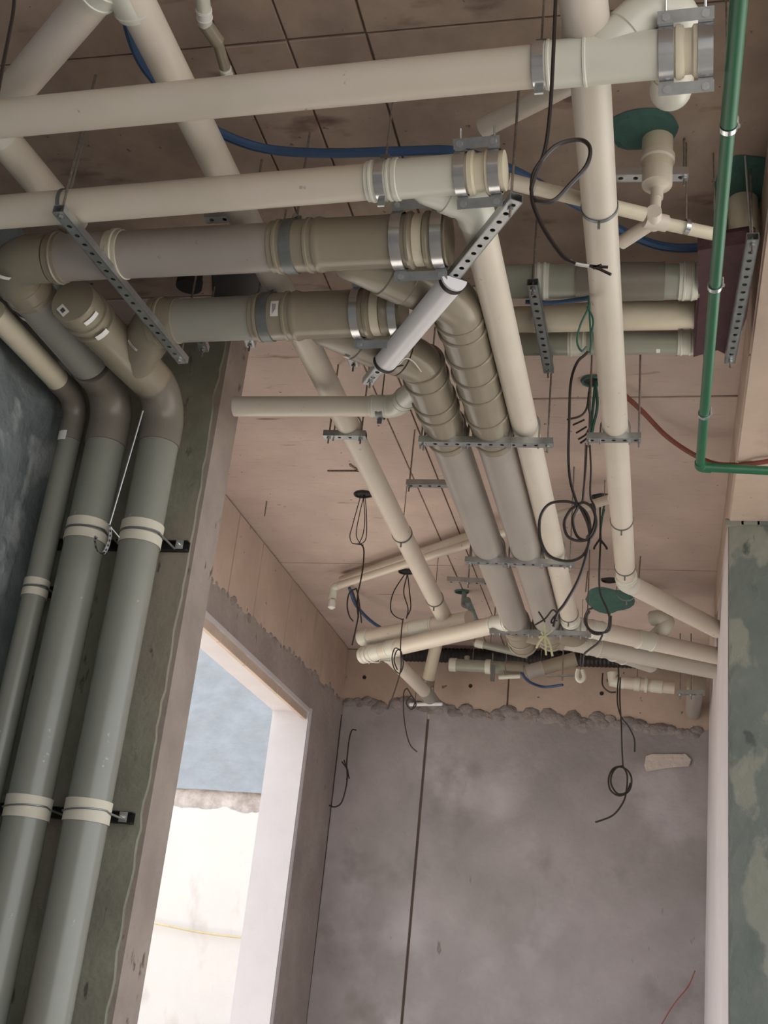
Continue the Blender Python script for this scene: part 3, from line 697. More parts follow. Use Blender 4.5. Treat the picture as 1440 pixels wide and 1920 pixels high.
# ---------- thin ivory riser at the far left
R1x, R1y, RR1 = -2.30, 3.80, .045
t = thing('drain_pipe', 'thin cream riser nearest the dark stucco, leftmost of the three vertical pipes', 'pipe', (R1x, R1y, 0), 'grey drain pipes')
cor1 = Vector((R1x, R1y, 3.62)); far = PX_(-30, 585, 3.62); far = Vector((R1x-.01, far.y, 3.62))
e_, q2, q3 = elbow(t, far, cor1, Vector((R1x, R1y, 0)), RR1, M_DFIT, rad=.09, sock=.09)
pipe(t, far, q2+(cor1-far).normalized()*.01, RR1, M_YEL, label='cream horizontal length')
pipe(t, q3, (R1x, R1y, 0), RR1, M_RISER)
sticker(t, cor1, cor1-ZD, RR1*1.06, 116, 815, .04, .04, ink=False)
R1 = (cor1, Vector((R1x, R1y, 0)))

# ---------- tape bands, wires and rails on the risers
def zpx(x, y, Yp): return at(x, y, Y=Yp).z
def riser_tape(axis, r, x, y, w, lab, gap=False, split=True):
    z = zpx(x, y, axis[0].y-r); c = Vector((axis[0].x, axis[0].y, z))
    t = thing('pipe_clamp', lab, 'clamp', c, 'tape-wrapped riser clamps')
    if split:
        band(t, c+ZD*w*.27, ZD, r*1.02, w*.42, M_TAPE, name='tape_band'); band(t, c-ZD*w*.27, ZD, r*1.02, w*.42, M_TAPE, name='tape_band')
    else: band(t, c, ZD, r*1.02, w, M_TAPE, name='tape_band')
    pts = [c+Vector((math.cos(a)*(r+.008), math.sin(a)*(r+.008), .006*math.sin(a*1.3))) for a in [2*PI*i/24 for i in range(24)]]
    obj('wire', MB().sweep(pts, .003, 6, closed=True), M_DSTEEL, t)
    for sg in (-1, 1):
        obj('leg_bolt', MB().sweep([c+Vector((sg*(r+.008), 0, 0)), Vector((c.x+sg*(r+.008), PIER0-.03, c.z))], .004, 6), M_STEEL, t)
    return c.z
za = riser_tape(R2, RG, 175, 985, .085, 'tape-wrapped clamp high on the middle riser, behind the perforated strap')
riser_tape(R3, RG, 287, 990, .09, 'tape-wrapped clamp high on the right riser')
riser_tape(R1, RR1, 60, 1097, .07, 'small tape-wrapped clamp on the thin left riser')
zc_ = riser_tape(R2, RG, 68, 1511, .075, 'tape-wrapped clamp low on the middle riser', split=False)
riser_tape(R3, RG, 182, 1518, .075, 'tape-wrapped clamp low on the right riser', split=False)
def rail(z, x0, x1, lab):
    t = thing('wall_rail', lab, 'rail', (x0, PIER0-.02, z), 'steel rails on the wall stub')
    obj('channel', MB().rbox((x0, PIER0-.030, z-.020), (x1, PIER0-.001, z-.016)).rbox((x0, PIER0-.030, z+.016), (x1, PIER0-.001, z+.020)).rbox((x0, PIER0-.004, z-.02), (x1, PIER0-.001, z+.02)), M_BLACK, t, smooth=False)
    obj('end_washer', MB().box((x1-.03, PIER0-.034, z), (.03, .004, .036)), M_STEEL, t, smooth=False)
    bolt(t, (x1-.03, PIER0-.036, z), -YD, .018, .004)
rail(zpx(230, 1020, PIER0-.03), -2.40, PX-.012, 'black steel rail behind the risers at their upper clamps')
rail(zpx(230, 1532, PIER0-.03), -2.40, PX-.04, 'black steel rail behind the risers at their lower clamps')
rail(zpx(100, 1108, PIER0-.03), -2.36, -2.18, 'short black rail beside the small clamp of the thin riser')

# rod with perforated strap loop in front of the middle riser
ra = at(268, 770, Y=3.60); rb = at(205, 985, Y=3.66)
t = thing('strap_hanger', 'loose thin rod with a curled perforated strap hanging between the risers', 'pipe hanger', ra)
rod(t, ra, rb, .003, m=M_STEEL); rod(t, rb, at(224, 1008, Y=3.70), .0025, m=M_STEEL)
lp = [at(x, y, Y=3.655) for x, y in ((196, 978), (205, 983), (207, 1000), (204, 1018), (197, 1034), (190, 1038), (181, 1030), (178, 1012), (181, 1006))]
lp = spline(lp, 4); vs = []; fs = []
for i, p in enumerate(lp): vs += [p+Vector((0, -.012, 0)), p+Vector((0, .012, 0))]
for i in range(len(lp)-1): fs.append((2*i, 2*i+1, 2*i+3, 2*i+2))
sp = obj('strap', MB().add(vs, fs), M_ALU, t); mbh = MB()
for i in range(3, len(lp)-2, 2):
    dn_ = (lp[i+1]-lp[i]).normalized(); nn = dn_.cross(YD)
    mbh.box(lp[i], (.007, .008, .003), (dn_, YD, nn))
obj('holes', mbh, M_BLACK, sp, smooth=False)

# ---------- small horizontal pipe in the far bay
h0 = at(440, 762, Z=3.68); h1 = at(708, 762, Z=3.68); dh = (h1-h0).normalized(); RH = .041
t = thing('drain_pipe', 'short horizontal ivory pipe between the wall stub and the grey line', 'pipe', h0, 'ivory drain pipes')
pipe(t, h0, h1, RH, M_WPIPE); k = at(742, 763, Z=3.68); k2 = at(795, 715, Z=3.66)
coupling(t, h1-dh*.03, h1+dh*.05, RH*1.03, M_WFIT)
e_, q0, q1 = elbow(t, h1, k, k2, RH*1.03, M_WFIT, rad=.08, sock=.02); pipe(t, q1-(k2-k).normalized()*.01, k2, RH*1.05, M_WFIT, name='wye_branch')
bead(t, q1+(k2-k).normalized()*.03, k2-k, RH*1.06, M_WFIT, w=.014)
h = thing('pipe_hanger', 'steel band hanger on the short horizontal ivory pipe', 'pipe hanger', h1, 'band hangers')
cc = at(714, 764, Z=3.68); band(h, cc, dh, RH*1.14, .028, M_DSTEEL); rod(h, cc+ZD*RH, Vector((cc.x, cc.y, ZC)), .003); obj('lug', MB().box(cc+Vector((0, .004, -RH-.018)), (.018, .006, .024)), M_DSTEEL, h, smooth=False)

# ================================================================== HANGERS UNDER THE LONG RUNS
def S_(label, pa, pb, Z, over=(), zt=ZC, **k):
    a = at(*pa, Z=Z); b = at(*pb, Z=Z); y = (a.y+b.y)/2; pipes = []
    for (A_, B_, r) in over:
        dd = (B_-A_).normalized(); q = A_+dd*((y-A_.y)/dd.y); pipes.append((q, dd, r))
    return strut_hanger(label, a, b, zt, pipes, **k)
zz = ZP-RG-.010
S_('perforated channel under two grey pipes and an ivory one, nearest of three such', (785, 832), (1037, 836), zz, ((*C1, RG*1.05), (*C2, RG*1.05), (*WP, RW)))
S_('perforated channel halfway along the grey pipes, middle of the three such', (872, 1055), (1077, 1062), zz, ((*C1, RG), (*C2, RG), (*WP, RW)))
S_('perforated channel at the far bend of the grey pipes, with a yellow tie on it', (918, 1188), (1108, 1194), zz, ((*C1, RG), (*C2, RG), (*WP, RW)))
S_('short perforated channel under the right-hand ivory pipe', (1100, 826), (1202, 826), ZA-RW-.008, ((*A_AX, RW),))
S_('small pale channel carrying the left-hand ivory pipe', (607, 820), (686, 821), ZL-RW-.008, ((l0, l1, RW),), rods=(.12, .88))
S_('small channel left of the grey pipes, empty at its left end', (762, 911), (850, 912), 3.80, (), rods=(.06,))
S_('small far channel left of the grey pipes, beside the green stub', (838, 1091), (918, 1095), 3.80, (), rods=(.5,))
S_('long perforated channel slanting under the left ends of the cross pipes', (108, 398), (343, 682), ZP-RG-.012, (), rods=(.02, .97), side=1, tips=.01)
S_('long perforated channel slanting across the photo with the white tube lamp on it', (968, 377), (688, 722), ZP-RG-.015, (), rods=(.03, .97), side=1, w=.036, pitch=.043)
S_('dull channel under the background grey pipes, left of the right-hand ivory pipe', (998, 535), (1029, 700), 3.80, (), m=M_DSTEEL, rods=(.03, .97), side=1)
S_('channel under the maroon-wrapped pipe ends at the right beam', (1412, 450), (1368, 682), 3.80, (), rods=(.03, .97), side=1, w=.036)
S_('short pale channel below the ceiling stub at upper right', (1150, 335), (1290, 333), 3.95, (), rods=(.95,), m=M_ALU, side=-1)
S_('pale channel end showing between the second ivory pipe and the upper grey one', (385, 413), (482, 409), 3.86, (), rods=(.9,))
S_('channel end peeping out below the lower grey wye', (640, 612), (664, 688), 3.86, (), rods=(.95,), side=1)
S_('bent channel end below the lower grey pipe, over the wall stub', (366, 612), (382, 660), 3.80, (), rods=(.9,), side=1)
S_('small channel end below the lower grey pipe, at the edge of the wall stub', (455, 600), (470, 652), 3.80, (), rods=(.9,), side=1)
# plastic strap clips round single pipes
def strap_ring(ax, x, y, Z, r, lab, rodtop=False, m=M_DSTEEL):
    d = (ax[1]-ax[0]).normalized(); c = on(ax[0], d, x, y, Z)
    t = thing('ring_clip', lab, 'clamp', c, 'ring clips on the ivory pipes'); band(t, c, d, r*1.01, .012, m, name='ring')
    obj('screw_tail', MB().box(c+Vector((.0, .0, -r-.014)), (.008, .006, .026)), m, t, smooth=False)
    if rodtop: rod(t, c+ZD*r, Vector((c.x, c.y, ZC)), .0025)
strap_ring(A_AX, 1122, 388, ZA, RW, 'ring clip on the right-hand ivory pipe, just below the cable loop', True)
strap_ring(A_AX, 1168, 975, ZA, RW, 'ring clip on the right-hand ivory pipe, level with the cable coil')
strap_ring(A_AX, 1172, 1062, ZA, RW, 'ring clip on the right-hand ivory pipe, above its far bend', True)
strap_ring(A_AX, 1178, 1108, ZA, RW*1.05, 'ring clip at the far bend of the right-hand ivory pipe')
LX = (l0, l1)
strap_ring(LX, 748, 1000, ZL, RW, 'ring clip halfway down the left-hand ivory pipe', True)
strap_ring(LX, 812, 1122, ZL, RW, 'ring clip near the far end of the left-hand ivory pipe', True)
strap_ring(LX, 833, 1164, ZL, RW, 'ring clip at the very end of the left-hand ivory pipe')
strap_ring(WP, 1066, 1150, ZP, RW, 'ring clip at the far end of the ivory pipe beside the grey pair')
d_ = (A1-A0).normalized(); strap_c = s2(128, 392)
t = thing('ring_clip', 'ring clip with a long rod at the left end of the second ivory pipe', 'clamp', strap_c, 'ring clips on the ivory pipes')
band(t, strap_c, d_, RW*1.02, .012, M_DSTEEL, name='ring'); rod(t, strap_c+ZD*RW, Vector((strap_c.x, strap_c.y, ZC)), .0035, m=M_STEEL)

# ================================================================== WHITE TUBE LAMP
zl = ZP-RG-.016
la = at(850, 524, Z=zl); lb = at(722, 678, Z=zl); dl = (lb-la).normalized(); Rl = .041
t = thing('tube_lamp', 'short white tubular lamp with black end rings lying along the slanting perforated channel', 'lamp', la)
LL = (lb-la).length
sl = ZD.cross(dl).normalized()
def half_round(s0, s1, R, drop=1.0, k=14):
    vs = []; fs = []
    ring = [(math.cos(PI*i/k)*R, -math.sin(PI*i/k)*R*drop) for i in range(k+1)]
    ridge = ring
    for q in (s0, s1): vs += [la+dl*q+sl*x+ZD*z for x, z in ridge]
    n = k+1
    for i in range(k): fs.append((i, i+1, n+i+1, n+i))
    fs += [(0, n, 2*n-1, n-1), tuple(range(n)), tuple(range(n, 2*n))[::-1]]
    return MB().add(vs, fs)
obj('diffuser', half_round(.012, LL-.012, Rl), M_LAMP, t)
for q in (0, LL-.012):
    obj('end_ring', half_round(q, q+.013, Rl*1.07, 1.05), M_BLACK, t)
for q in (-.010, LL+.002): obj('end_cap', half_round(q, q+.009, Rl*1.02), M_LAMP, t)
obj('wire', MB().sweep(spline([lb+dl*.005, at(745, 685, Z=zl), at(760, 672, Z=zl+.02), at(775, 678, Z=zl+.03), at(790, 697, Z=zl+.02)], 6), .0022, 6), M_WIREW, t)
obj('wire', MB().sweep(spline([lb+dl*.005, at(735, 688, Z=zl), at(760, 684, Z=zl+.03)], 6), .003, 6), M_BLACK, t)

# ================================================================== BACKGROUND GREY PIPES AND MAROON MEMBRANE
ZB = 3.90
def bgrun(lab, xa, ya, xb, yb, r, m, coup=(), end=None, elab=None):
    a = at(xa, ya, Z=ZB); b = at(xb, yb, Z=ZB); t = thing('drain_pipe', lab, 'pipe', a, 'background cross pipes')
    pipe(t, a, b, r, m, seg=28); d = (b-a).normalized()
    for (x0, x1) in coup: 
        p = a+d*((at(x0, ya, Z=ZB)-a).dot(d)); q = a+d*((at(x1, ya, Z=ZB)-a).dot(d)); coupling(t, p, q, r*1.02, M_BGP if m is not M_BGP else M_WFIT, seg=28)
    return t, a, b, d
t, a, b, d = bgrun('uppermost of the three background cross pipes running into the maroon wrap', 930, 528, 1330, 527, .060, M_BGP, ((1000, 1030), (1272, 1308)))
obj('fitting_sleeve', MB().lathe(at(1080, 528, Z=ZB), b, [(0, .06), (0, .066), (.30, .066), (.30, .06)], 28), M_DFIT, t)
t, a, b, d = bgrun('pale middle one of the three background cross pipes, cut short at the maroon wrap', 930, 600, 1306, 589, .048, M_YEL)
obj('sleeve', MB().lathe(at(1000, 597, Z=ZB), b, [(0, .048), (0, .053), (.02, .053), (.52, .053), (.52, .048)], 28), M_YEL, t)
t, a, b, d = bgrun('lowest of the three background cross pipes, grey-green with a tiny sticker', 930, 646, 1325, 641, .045, M_BGP, ((1065, 1100), (1270, 1300)))
sticker(t, a, b, .046, 1234, 658, .014, .02, ink=False)
# membrane: folded sheet hanging over the pipe ends
mc = [at(x, y, Z=3.84) for x, y in ((1308, 470), (1310, 540), (1302, 600), (1300, 668), (1345, 655), (1372, 668), (1400, 600), (1408, 540), (1418, 455))]
vs = []; fs = []; n = len(mc)
cen = sum(mc, Vector())/n
for lev, sc in ((0, .93), (0.0, 1), (.05, 1.0), (.09, .9)):
    for i, p in enumerate(mc): 
        q = cen+(p-cen)*sc; vs.append(q+ZD*lev+Vector((0, 0, .015*noise.noise(p*9))) - Vector((0, 0, 0)))
for l in range(3):
    for i in range(n): j = (i+1) % n; fs.append((l*n+i, l*n+j, (l+1)*n+j, (l+1)*n+i))
fs.append(tuple(range(n)))
tag(obj('membrane_wrap', MB().add(vs, fs), M_MAROON, smooth=False, org=cen), 'dark maroon membrane wrapped round the background pipe ends at the right beam', 'membrane')

# ================================================================== STUBS THROUGH THE CEILING
def blob_patch(px, py, sx, sy, lab, m, name='sealant_patch', z=ZC-.004, seed=0):
    c = at(px, py, Z=z); K = 22; vs = [c-ZD*.006]; fs = []
    for s_, zz_ in ((.8, -.005), (1, .004)):
        for k in range(K):
            an = 2*PI*k/K; q = s_*(1+.22*noise.noise(Vector((math.cos(an)*1.5, math.sin(an)*1.5, seed))))
            vs.append(c+Vector((math.cos(an)*sx*q, math.sin(an)*sy*q, zz_)))
    fs = [(0, 1+(k+1) % K, 1+k) for k in range(K)]+[(1+k, 1+(k+1) % K, 1+K+(k+1) % K, 1+K+k) for k in range(K)]
    return tag(obj(name, MB().add(vs, fs), m, smooth=False, org=c), lab, 'patch')
blob_patch(1205, 245, .115, .095, 'teal sealant patch round the ceiling stub at upper right', M_TEAL, seed=1)
st0 = at(1233, 258, Z=ZC)
t = thing('ceiling_stub', 'cream stub coming down through the ceiling inside the teal patch, over a thin tee', 'pipe', st0, 'ceiling stubs')
obj('pipe', MB().lathe(Vector((st0.x, st0.y, ZC)), Vector((st0.x, st0.y, 3)), [(0, .048), (.13, .048), (.13, .044)], 28), M_YEL, t)
obj('reducer', MB().lathe(Vector((st0.x, st0.y, ZC-.075)), Vector((st0.x, st0.y, 3)), [(0, .048), (0, .054), (.02, .054), (.025, .048), (.11, .046), (.112, .036), (.125, .019), (.16, .019)], 28), M_WPIPE, t)
tz = 3.78
tp = at(1226, 415, Z=tz)
pipe(t, (st0.x, st0.y, ZC-.19), tp, .017, M_WPIPE, name='drop_pipe')
t2 = thing('branch_pipe', 'thin cream pipes meeting in a tee under the ceiling at upper right', 'pipe', tp, 'thin branch pipes')
p1 = at(1345, 440, Z=tz); p2_ = at(975, 345, Z=tz)
pipe(t2, p2_, at(1208, 402, Z=tz), .022, M_YEL, seg=20); pipe(t2, tp, p1, .020, M_YEL, seg=20)
obj('tee', MB().lathe(tp+(p2_-tp).normalized()*.03, p1, [(0, .018), (0, .026), (.07, .026), (.07, .018)], 20).lathe(tp-YD*.05, tp+YD*.04, [(0, .024), (.07, .024)], 16), M_WPIPE, t2)
pipe(t2, tp, at(1165, 455, Z=tz), .022, M_WPIPE, seg=18, name='tee_branch')
cl = at(1287, 425, Z=tz); band(t2, cl, p1-tp, .021, .014, M_ALU); rod(t2, cl, Vector((cl.x, cl.y, ZC)), .0025)
coupling(t2, p2_-(p1-p2_).normalized()*.04, p2_+(p1-p2_).normalized()*.05, .023, M_WPIPE, seg=20)
# small valve end left of the right-hand ivory pipe
blob_patch(1398, 345, .10, .15, 'dark teal sealant patch round the stub beside the right beam', M_TEAL, seed=4)
sb = at(1393, 372, Z=ZC)
t = thing('ceiling_stub', 'cream stub beside the right beam, ending above the maroon membrane', 'pipe', sb, 'ceiling stubs')
obj('pipe', MB().lathe(Vector((sb.x, sb.y, ZC)), Vector((sb.x, sb.y, 3)), [(0, .048), (.15, .048), (.16, .042)], 28), M_YEL, t)
rr = at(1397, 292, Z=ZC)
t = thing('threaded_rod', 'slim steel rod hanging beside the right-hand ceiling stub', 'rod', rr); obj('rod', MB().sweep([rr, at(1408, 440, Z=3.87)], .004, 8), M_STEEL, t)

# upper-left little pipe stub with couplings near the top edge
q = [at(378, -20, Z=3.98), at(385, 45, Z=3.98), at(408, 78, Z=3.98), at(424, 135, Z=3.98)]
t = thing('branch_pipe', 'small greyish pipe with white couplings under the ceiling at the top edge', 'pipe', q[0], 'thin branch pipes')
pipe(t, q[0], q[1], .020, M_WFIT, seg=20); obj('elbow', MB().sweep([q[1], q[1].lerp(q[2], .5), q[2]], .021, 18), M_GFIT, t)
pipe(t, q[2], q[3], .016, M_GFIT, seg=20); coupling(t, q[0].lerp(q[1], .55), q[0].lerp(q[1], .85), .021, M_STICK, seg=20); coupling(t, q[2].lerp(q[3], .85), q[3]+(q[3]-q[2]).normalized()*.015, .017, M_WFIT, seg=20)
# tan diagonal pipe above the ivory wye (behind)
a = at(905, 240, Z=3.98); b = at(1040, 172, Z=3.98)
t = thing('branch_pipe', 'ivory slanting pipe high under the ceiling between the two top cross pipes', 'pipe', a, 'thin branch pipes')
pipe(t, a, b+(b-a), .030, M_WPIPE, seg=24)

# ================================================================== GREEN WATER PIPE
ZG = 3.60
g0 = at(1388, -30, Z=ZG); g1 = at(1312, 876, Z=ZG); g2 = at(1470, 884, Z=ZG); dg = (g1-g0).normalized(); rg = .0178
t = thing('water_pipe', 'green water pipe running down the right side and turning right under the beam', 'pipe', g0)
j1 = on(g0, dg, 1370, 232, ZG)
pipe(t, g0, j1, rg*1.12, M_GREEN, seg=24); pipe(t, j1, g1-dg*.02, rg, M_GREEN, seg=24)
elbow(t, g0, g1, g2, rg*1.12, M_GREEN, rad=.022, sock=.025); pipe(t, g1+(g2-g1).normalized()*.02, g2, rg, M_GREEN, seg=24)
for (x, y) in ((1369, 238), (1345, 536), (1318, 776)):
    c = on(g0, dg, x, y, ZG); bd = band(t, c, dg, rg*1.08, .016, M_ALU); bolt(bd, c+Vector((rg*1.3, 0, 0)), ZD, .03, .003)
    rod(bd, c+ZD*rg, Vector((c.x, c.y, ZC)), .0025)

# ================================================================== HOSES, CONDUITS, CABLES
def cable(name, label, cat, pts, r, m, group=None, n=8, parts=()):
    P = spline(pts, n); mb = MB().sweep(P, r, 8)
    o = obj(name, mb, m, org=P[0]); return tag(o, label, cat, group)
zh = ZC-.06
cable('hose', 'blue hose looping under the near ceiling behind the cross pipes', 'hose',
      [at(x, y, Z=z) for x, y, z in ((236, 0, 4.05), (240, 50, 4.04), (262, 110, 4.03), (300, 160, 4.0), (375, 228, 3.97), (480, 275, 3.96), (600, 287, 3.96), (740, 284, 3.97), (860, 284, 3.98), (960, 318, 3.99), (1080, 383, 3.99), (1180, 440, 3.99), (1250, 463, 3.99), (1320, 462, 4.0), (1350, 440, 4.02))], .015, M_BHOSE)
cable('hose', 'blue hose end dropping into the maroon membrane', 'hose', [at(x, y, Z=3.97) for x, y in ((1345, 458), (1325, 475), (1315, 500))], .013, M_BHOSE)
cable('hose', 'short blue hose lying along the background cross pipes', 'hose', [at(x, y, Z=3.83) for x, y in ((985, 566), (1030, 568), (1070, 564), (1102, 560))], .008, M_BHOSE)
cable('hose', 'blue hose sagging at the far left corner under the ceiling', 'hose',
      [at(x, y, Z=z) for x, y, z in ((655, 1102, 4.08), (668, 1135, 4.0), (700, 1168, 3.95), (740, 1188, 3.93), (780, 1192, 3.92), (830, 1184, 3.92), (880, 1168, 3.93), (935, 1158, 3.95))], .011, M_BHOSE)
cable('hose', 'blue hose loop hanging below the far grey bends', 'hose', [at(x, y, Z=3.72) for x, y in ((978, 1262), (992, 1278), (1020, 1288), (1055, 1284))], .010, M_BHOSE)
cable('conduit', 'red-brown conduit curving under the ceiling to the right beam', 'conduit',
      [at(x, y, Z=z) for x, y, z in ((1165, 735, 4.07), (1205, 772, 4.05), (1250, 818, 4.03), (1300, 852, 4.0), (1345, 870, 3.95))]+[at(1400, 870, Z=3.86), at(1460, 862, Z=3.86)], .011, M_RED)
cable('conduit', 'short red-brown conduit beyond the far bend at right', 'conduit', [at(x, y, Z=4.06) for x, y in ((1192, 1097), (1215, 1106), (1240, 1115))], .012, M_RED)
cable('wire', 'thin red wire curving up the back wall at the lower right', 'wire',
      [at(x, y, Y=YB-.03) for x, y in ((1235, 1930), (1262, 1885), (1290, 1850), (1303, 1820))], .004, mat('red_wire', (.35, .10, .08), .5), n=6)

# long thin ivory conduit pair at the far bay
ca = at(628, 1100, Z=3.98); cb = at(1145, 935, Z=3.98); dc = (cb-ca).normalized()
t = thing('branch_pipe', 'long thin ivory pipe slanting across the far ceiling behind the grey pipes', 'pipe', ca, 'thin branch pipes')
pipe(t, ca, cb, .024, M_WPIPE, seg=20)
obj('elbow', MB().sweep(rounded([ca+dc*.05, ca-dc*.01, ca-dc*.01-ZD*.08], .03, 5), .027, 16), M_WFIT, t)
obj('plug', MB().lathe(ca-dc*.01-ZD*.09, ca-dc*.01-ZD*2, [(0, .018), (.02, .025), (.05, .024), (.06, .012)], 16), M_STICK, t)
ca2, cb2 = at(640, 1086, Z=4.06), at(880, 1003, Z=4.06)
obj('pipe', MB().lathe(ca2, cb2, [(0, .018), (0, .021), ((cb2-ca2).length, .021)], 18), M_WPIPE, t)
cmid = at(1133, 940, Z=3.98); rod(t, cmid, Vector((cmid.x, cmid.y, ZC)), .0025)

# ---- junction holes in the ceiling with cable drops
def ceiling_box(px, py, lab, r=.055, rim=None):
    c = at(px, py, Z=ZC); t = thing('ceiling_outlet', lab, 'outlet', c, 'torn open ceiling outlets')
    K = 12; mb = MB(); vs = []; 
    for lev, s_ in ((-.001, 1.0), (-.014, .92), (-.012, .78), (.0, .72)):
        for k in range(K):
            an = 2*PI*k/K; q = s_*(1+.25*noise.noise(Vector((math.cos(an)*2+px, math.sin(an)*2, 2))))
            vs.append(c+Vector((math.cos(an)*r*q, math.sin(an)*r*.8*q, lev)))
    fs = [(l*K+k, l*K+(k+1) % K, (l+1)*K+(k+1) % K, (l+1)*K+k) for l in range(3) for k in range(K)]
    obj('rim', mb.add(vs, fs), rim or M_BLACK, t, smooth=False)
    obj('cavity', MB().lathe(c-ZD*.006, c+ZD, [(0, r*.7), (.003, r*.7)], 12), M_BLACK, t, smooth=False)
    return c
b1 = ceiling_box(681, 925, 'torn ceiling outlet left of the left-hand ivory pipe, wires hanging in a long loop')
b2 = ceiling_box(762, 1070, 'torn ceiling outlet by the far part of the left-hand ivory pipe')
b3 = ceiling_box(1112, 712, 'torn ceiling outlet with green cable, nearest of those beside the right-hand ivory pipe', rim=M_TEAL)
b4 = ceiling_box(1128, 930, 'torn ceiling outlet above the thin slanting pipe, middle of those at right')
b5 = ceiling_box(1143, 1086, 'torn ceiling outlet beside the far bend, last of those at right')
b6 = ceiling_box(866, 1108, 'small teal-rimmed ceiling outlet left of the grey pipes with a stub', r=.05, rim=M_TEAL)
def loopset(t, c0, pts_list, Yp, r, m):
    for pts in pts_list: obj('wire', MB().sweep(spline([at(x, y, Y=Yp) for x, y in pts], 6), r, 6), m, t)
def bundle(lab, base, Yp, lists, r=.0035, m=M_CABLE, cat='cable', grp='cable drops'):
    t = thing('cable_drop', lab, cat, base, grp); loopset(t, base, lists, Yp, r, m); return t
bundle('thin black wires in a leaf-shaped loop under the leftmost ceiling outlet', b1, b1.y, [
    ((677, 928), (672, 945), (661, 985), (656, 1005), (660, 1018), (668, 1020), (682, 1022)),
    ((683, 928), (675, 960), (668, 1000), (674, 1019)), ((684, 928), (687, 960), (687, 1005), (680, 1018), (668, 1020)), ((681, 928), (684, 970), (681, 1000), (674, 1018)),
    ], r=.0026)
bundle('black cable tail below the leaf-shaped wire loop, coiled at the far left corner', b1-ZD*.3, b1.y, [
    ((676, 1019), (682, 1030), (681, 1060), (676, 1090), (670, 1120), (672, 1150), (668, 1175), (660, 1210)),
    ((668, 1103), (655, 1112), (651, 1135), (655, 1155), (662, 1165)), ((668, 1103), (672, 1120), (676, 1150), (678, 1168)), ((660, 1105), (668, 1130), (672, 1158))], r=.0042)
bundle('black cable coil hanging under the white pipe ends in the far left corner', b2-ZD*.3, 6.6, [
    ((760, 1075), (738, 1110), (732, 1140), (740, 1155), (755, 1162)), ((764, 1075), (757, 1110), (765, 1140), (762, 1160)), ((764, 1075), (768, 1110), (770, 1140), (762, 1158)),
    ((756, 1160), (753, 1180), (751, 1215), (752, 1250), (745, 1280), (735, 1310), (727, 1330)),
    ((750, 1218), (740, 1216), (735, 1235), (740, 1255), (750, 1262), (756, 1245), (752, 1222), (744, 1220), (739, 1238), (745, 1256))], r=.0038)
bundle('black cable with small coil hanging in front of the groove of the back wall', at(770, 1300, Y=7.2), 7.2, [
    ((763, 1290), (757, 1300), (757, 1340), (762, 1375), (770, 1398), (782, 1410)), ((763, 1290), (775, 1310), (780, 1322), (770, 1330), (762, 1318), (770, 1305), (778, 1315), (774, 1328))], r=.0042)
bundle('thin black cable on the left wall corner with a knot in its middle', at(662, 1370, Y=8.5), 8.5, [
    ((668, 1369), (660, 1369), (655, 1385), (652, 1410), (650, 1432), (651, 1458), (648, 1480), (640, 1505), (628, 1513), (617, 1510)),
    ((645, 1425), (650, 1440), (655, 1460)), ((641, 1428), (652, 1445), (650, 1462))], r=.0055)
# big near cable and loop
tc1 = bundle('black cable dropping in front of the topmost pipe, with an open loop and stripped tails', at(1045, 0, Y=2.05), 2.05, [
    ((1043, -30), (1038, 90), (1032, 200), (1022, 280), (1003, 330), (996, 355)), ((996, 355), (1003, 320), (1040, 275), (1085, 262), (1106, 277), (1100, 310), (1070, 345), (1040, 375), (1010, 378), (996, 368)),
    ((996, 355), (1000, 385), (1020, 430), (1055, 480), (1080, 495))], r=.0048)
bundle('black cable hanging in the top left corner of the photo', at(28, 0, Y=1.9), 1.9, [((28, -30), (25, 20), (16, 70), (6, 120), (-5, 180))], r=.0045)
obj('stripped_wire', MB().sweep(spline([at(x, y, Y=2.05) for x, y in ((1068, 489), (1085, 496), (1105, 499))], 4), .004, 6), M_WIREW, tc1)
for pts in (((1100, 498), (1118, 500), (1140, 501)), ((1110, 500), (1125, 505), (1146, 515)), ((1112, 503), (1122, 499), (1128, 497))):
    obj('bare_tail', MB().sweep([at(x, y, Y=2.05) for x, y in pts], .0035, 6), M_CABLE, tc1)
bundle('green cable falling from the membrane-side hose to a knot in front of the background pipes', at(1102, 560, Y=3.3), 3.3, [
    ((1102, 555), (1104, 575), (1088, 610), (1082, 640), (1090, 658), (1100, 650)), ((1103, 555), (1106, 600), (1108, 640), (1106, 662)), ((1101, 575), (1112, 600), (1108, 630))], r=.0035, m=M_CABG)
lc = bundle('long black cable from the background pipes to the big coil before the ivory pipe', at(1108, 650, Y=3.9), 3.9, [
    ((1110, 640), (1100, 662), (1082, 680), (1070, 720), (1067, 800), (1066, 860), (1070, 905), (1082, 945)),
    ((1082, 945), (1060, 940), (1030, 945), (1013, 970), (1013, 1010), (1030, 1042), (1065, 1052), (1092, 1042), (1105, 1015), (1103, 985), (1090, 955), (1080, 940)),
    ((1080, 948), (1068, 958), (1058, 980), (1064, 1005), (1085, 1014), (1108, 1008), (1118, 985), (1112, 955), (1095, 942), (1080, 948)),
    ((1082, 946), (1098, 960), (1106, 985), (1102, 1030), (1085, 1085), (1060, 1130), (1045, 1150), (1038, 1175)),
    ((1084, 950), (1074, 975), (1082, 1005), (1100, 1012), (1114, 990), (1116, 965), (1108, 945))], r=.0055)
bundle('black cable hanging straight beside the right-hand ivory pipe into the coil', at(1106, 835, Y=4.0), 4.0, [
    ((1106, 835), (1108, 880), (1107, 930), (1116, 955), (1112, 990), (1100, 1008)), ((1100, 835), (1098, 880), (1092, 940))], r=.004)
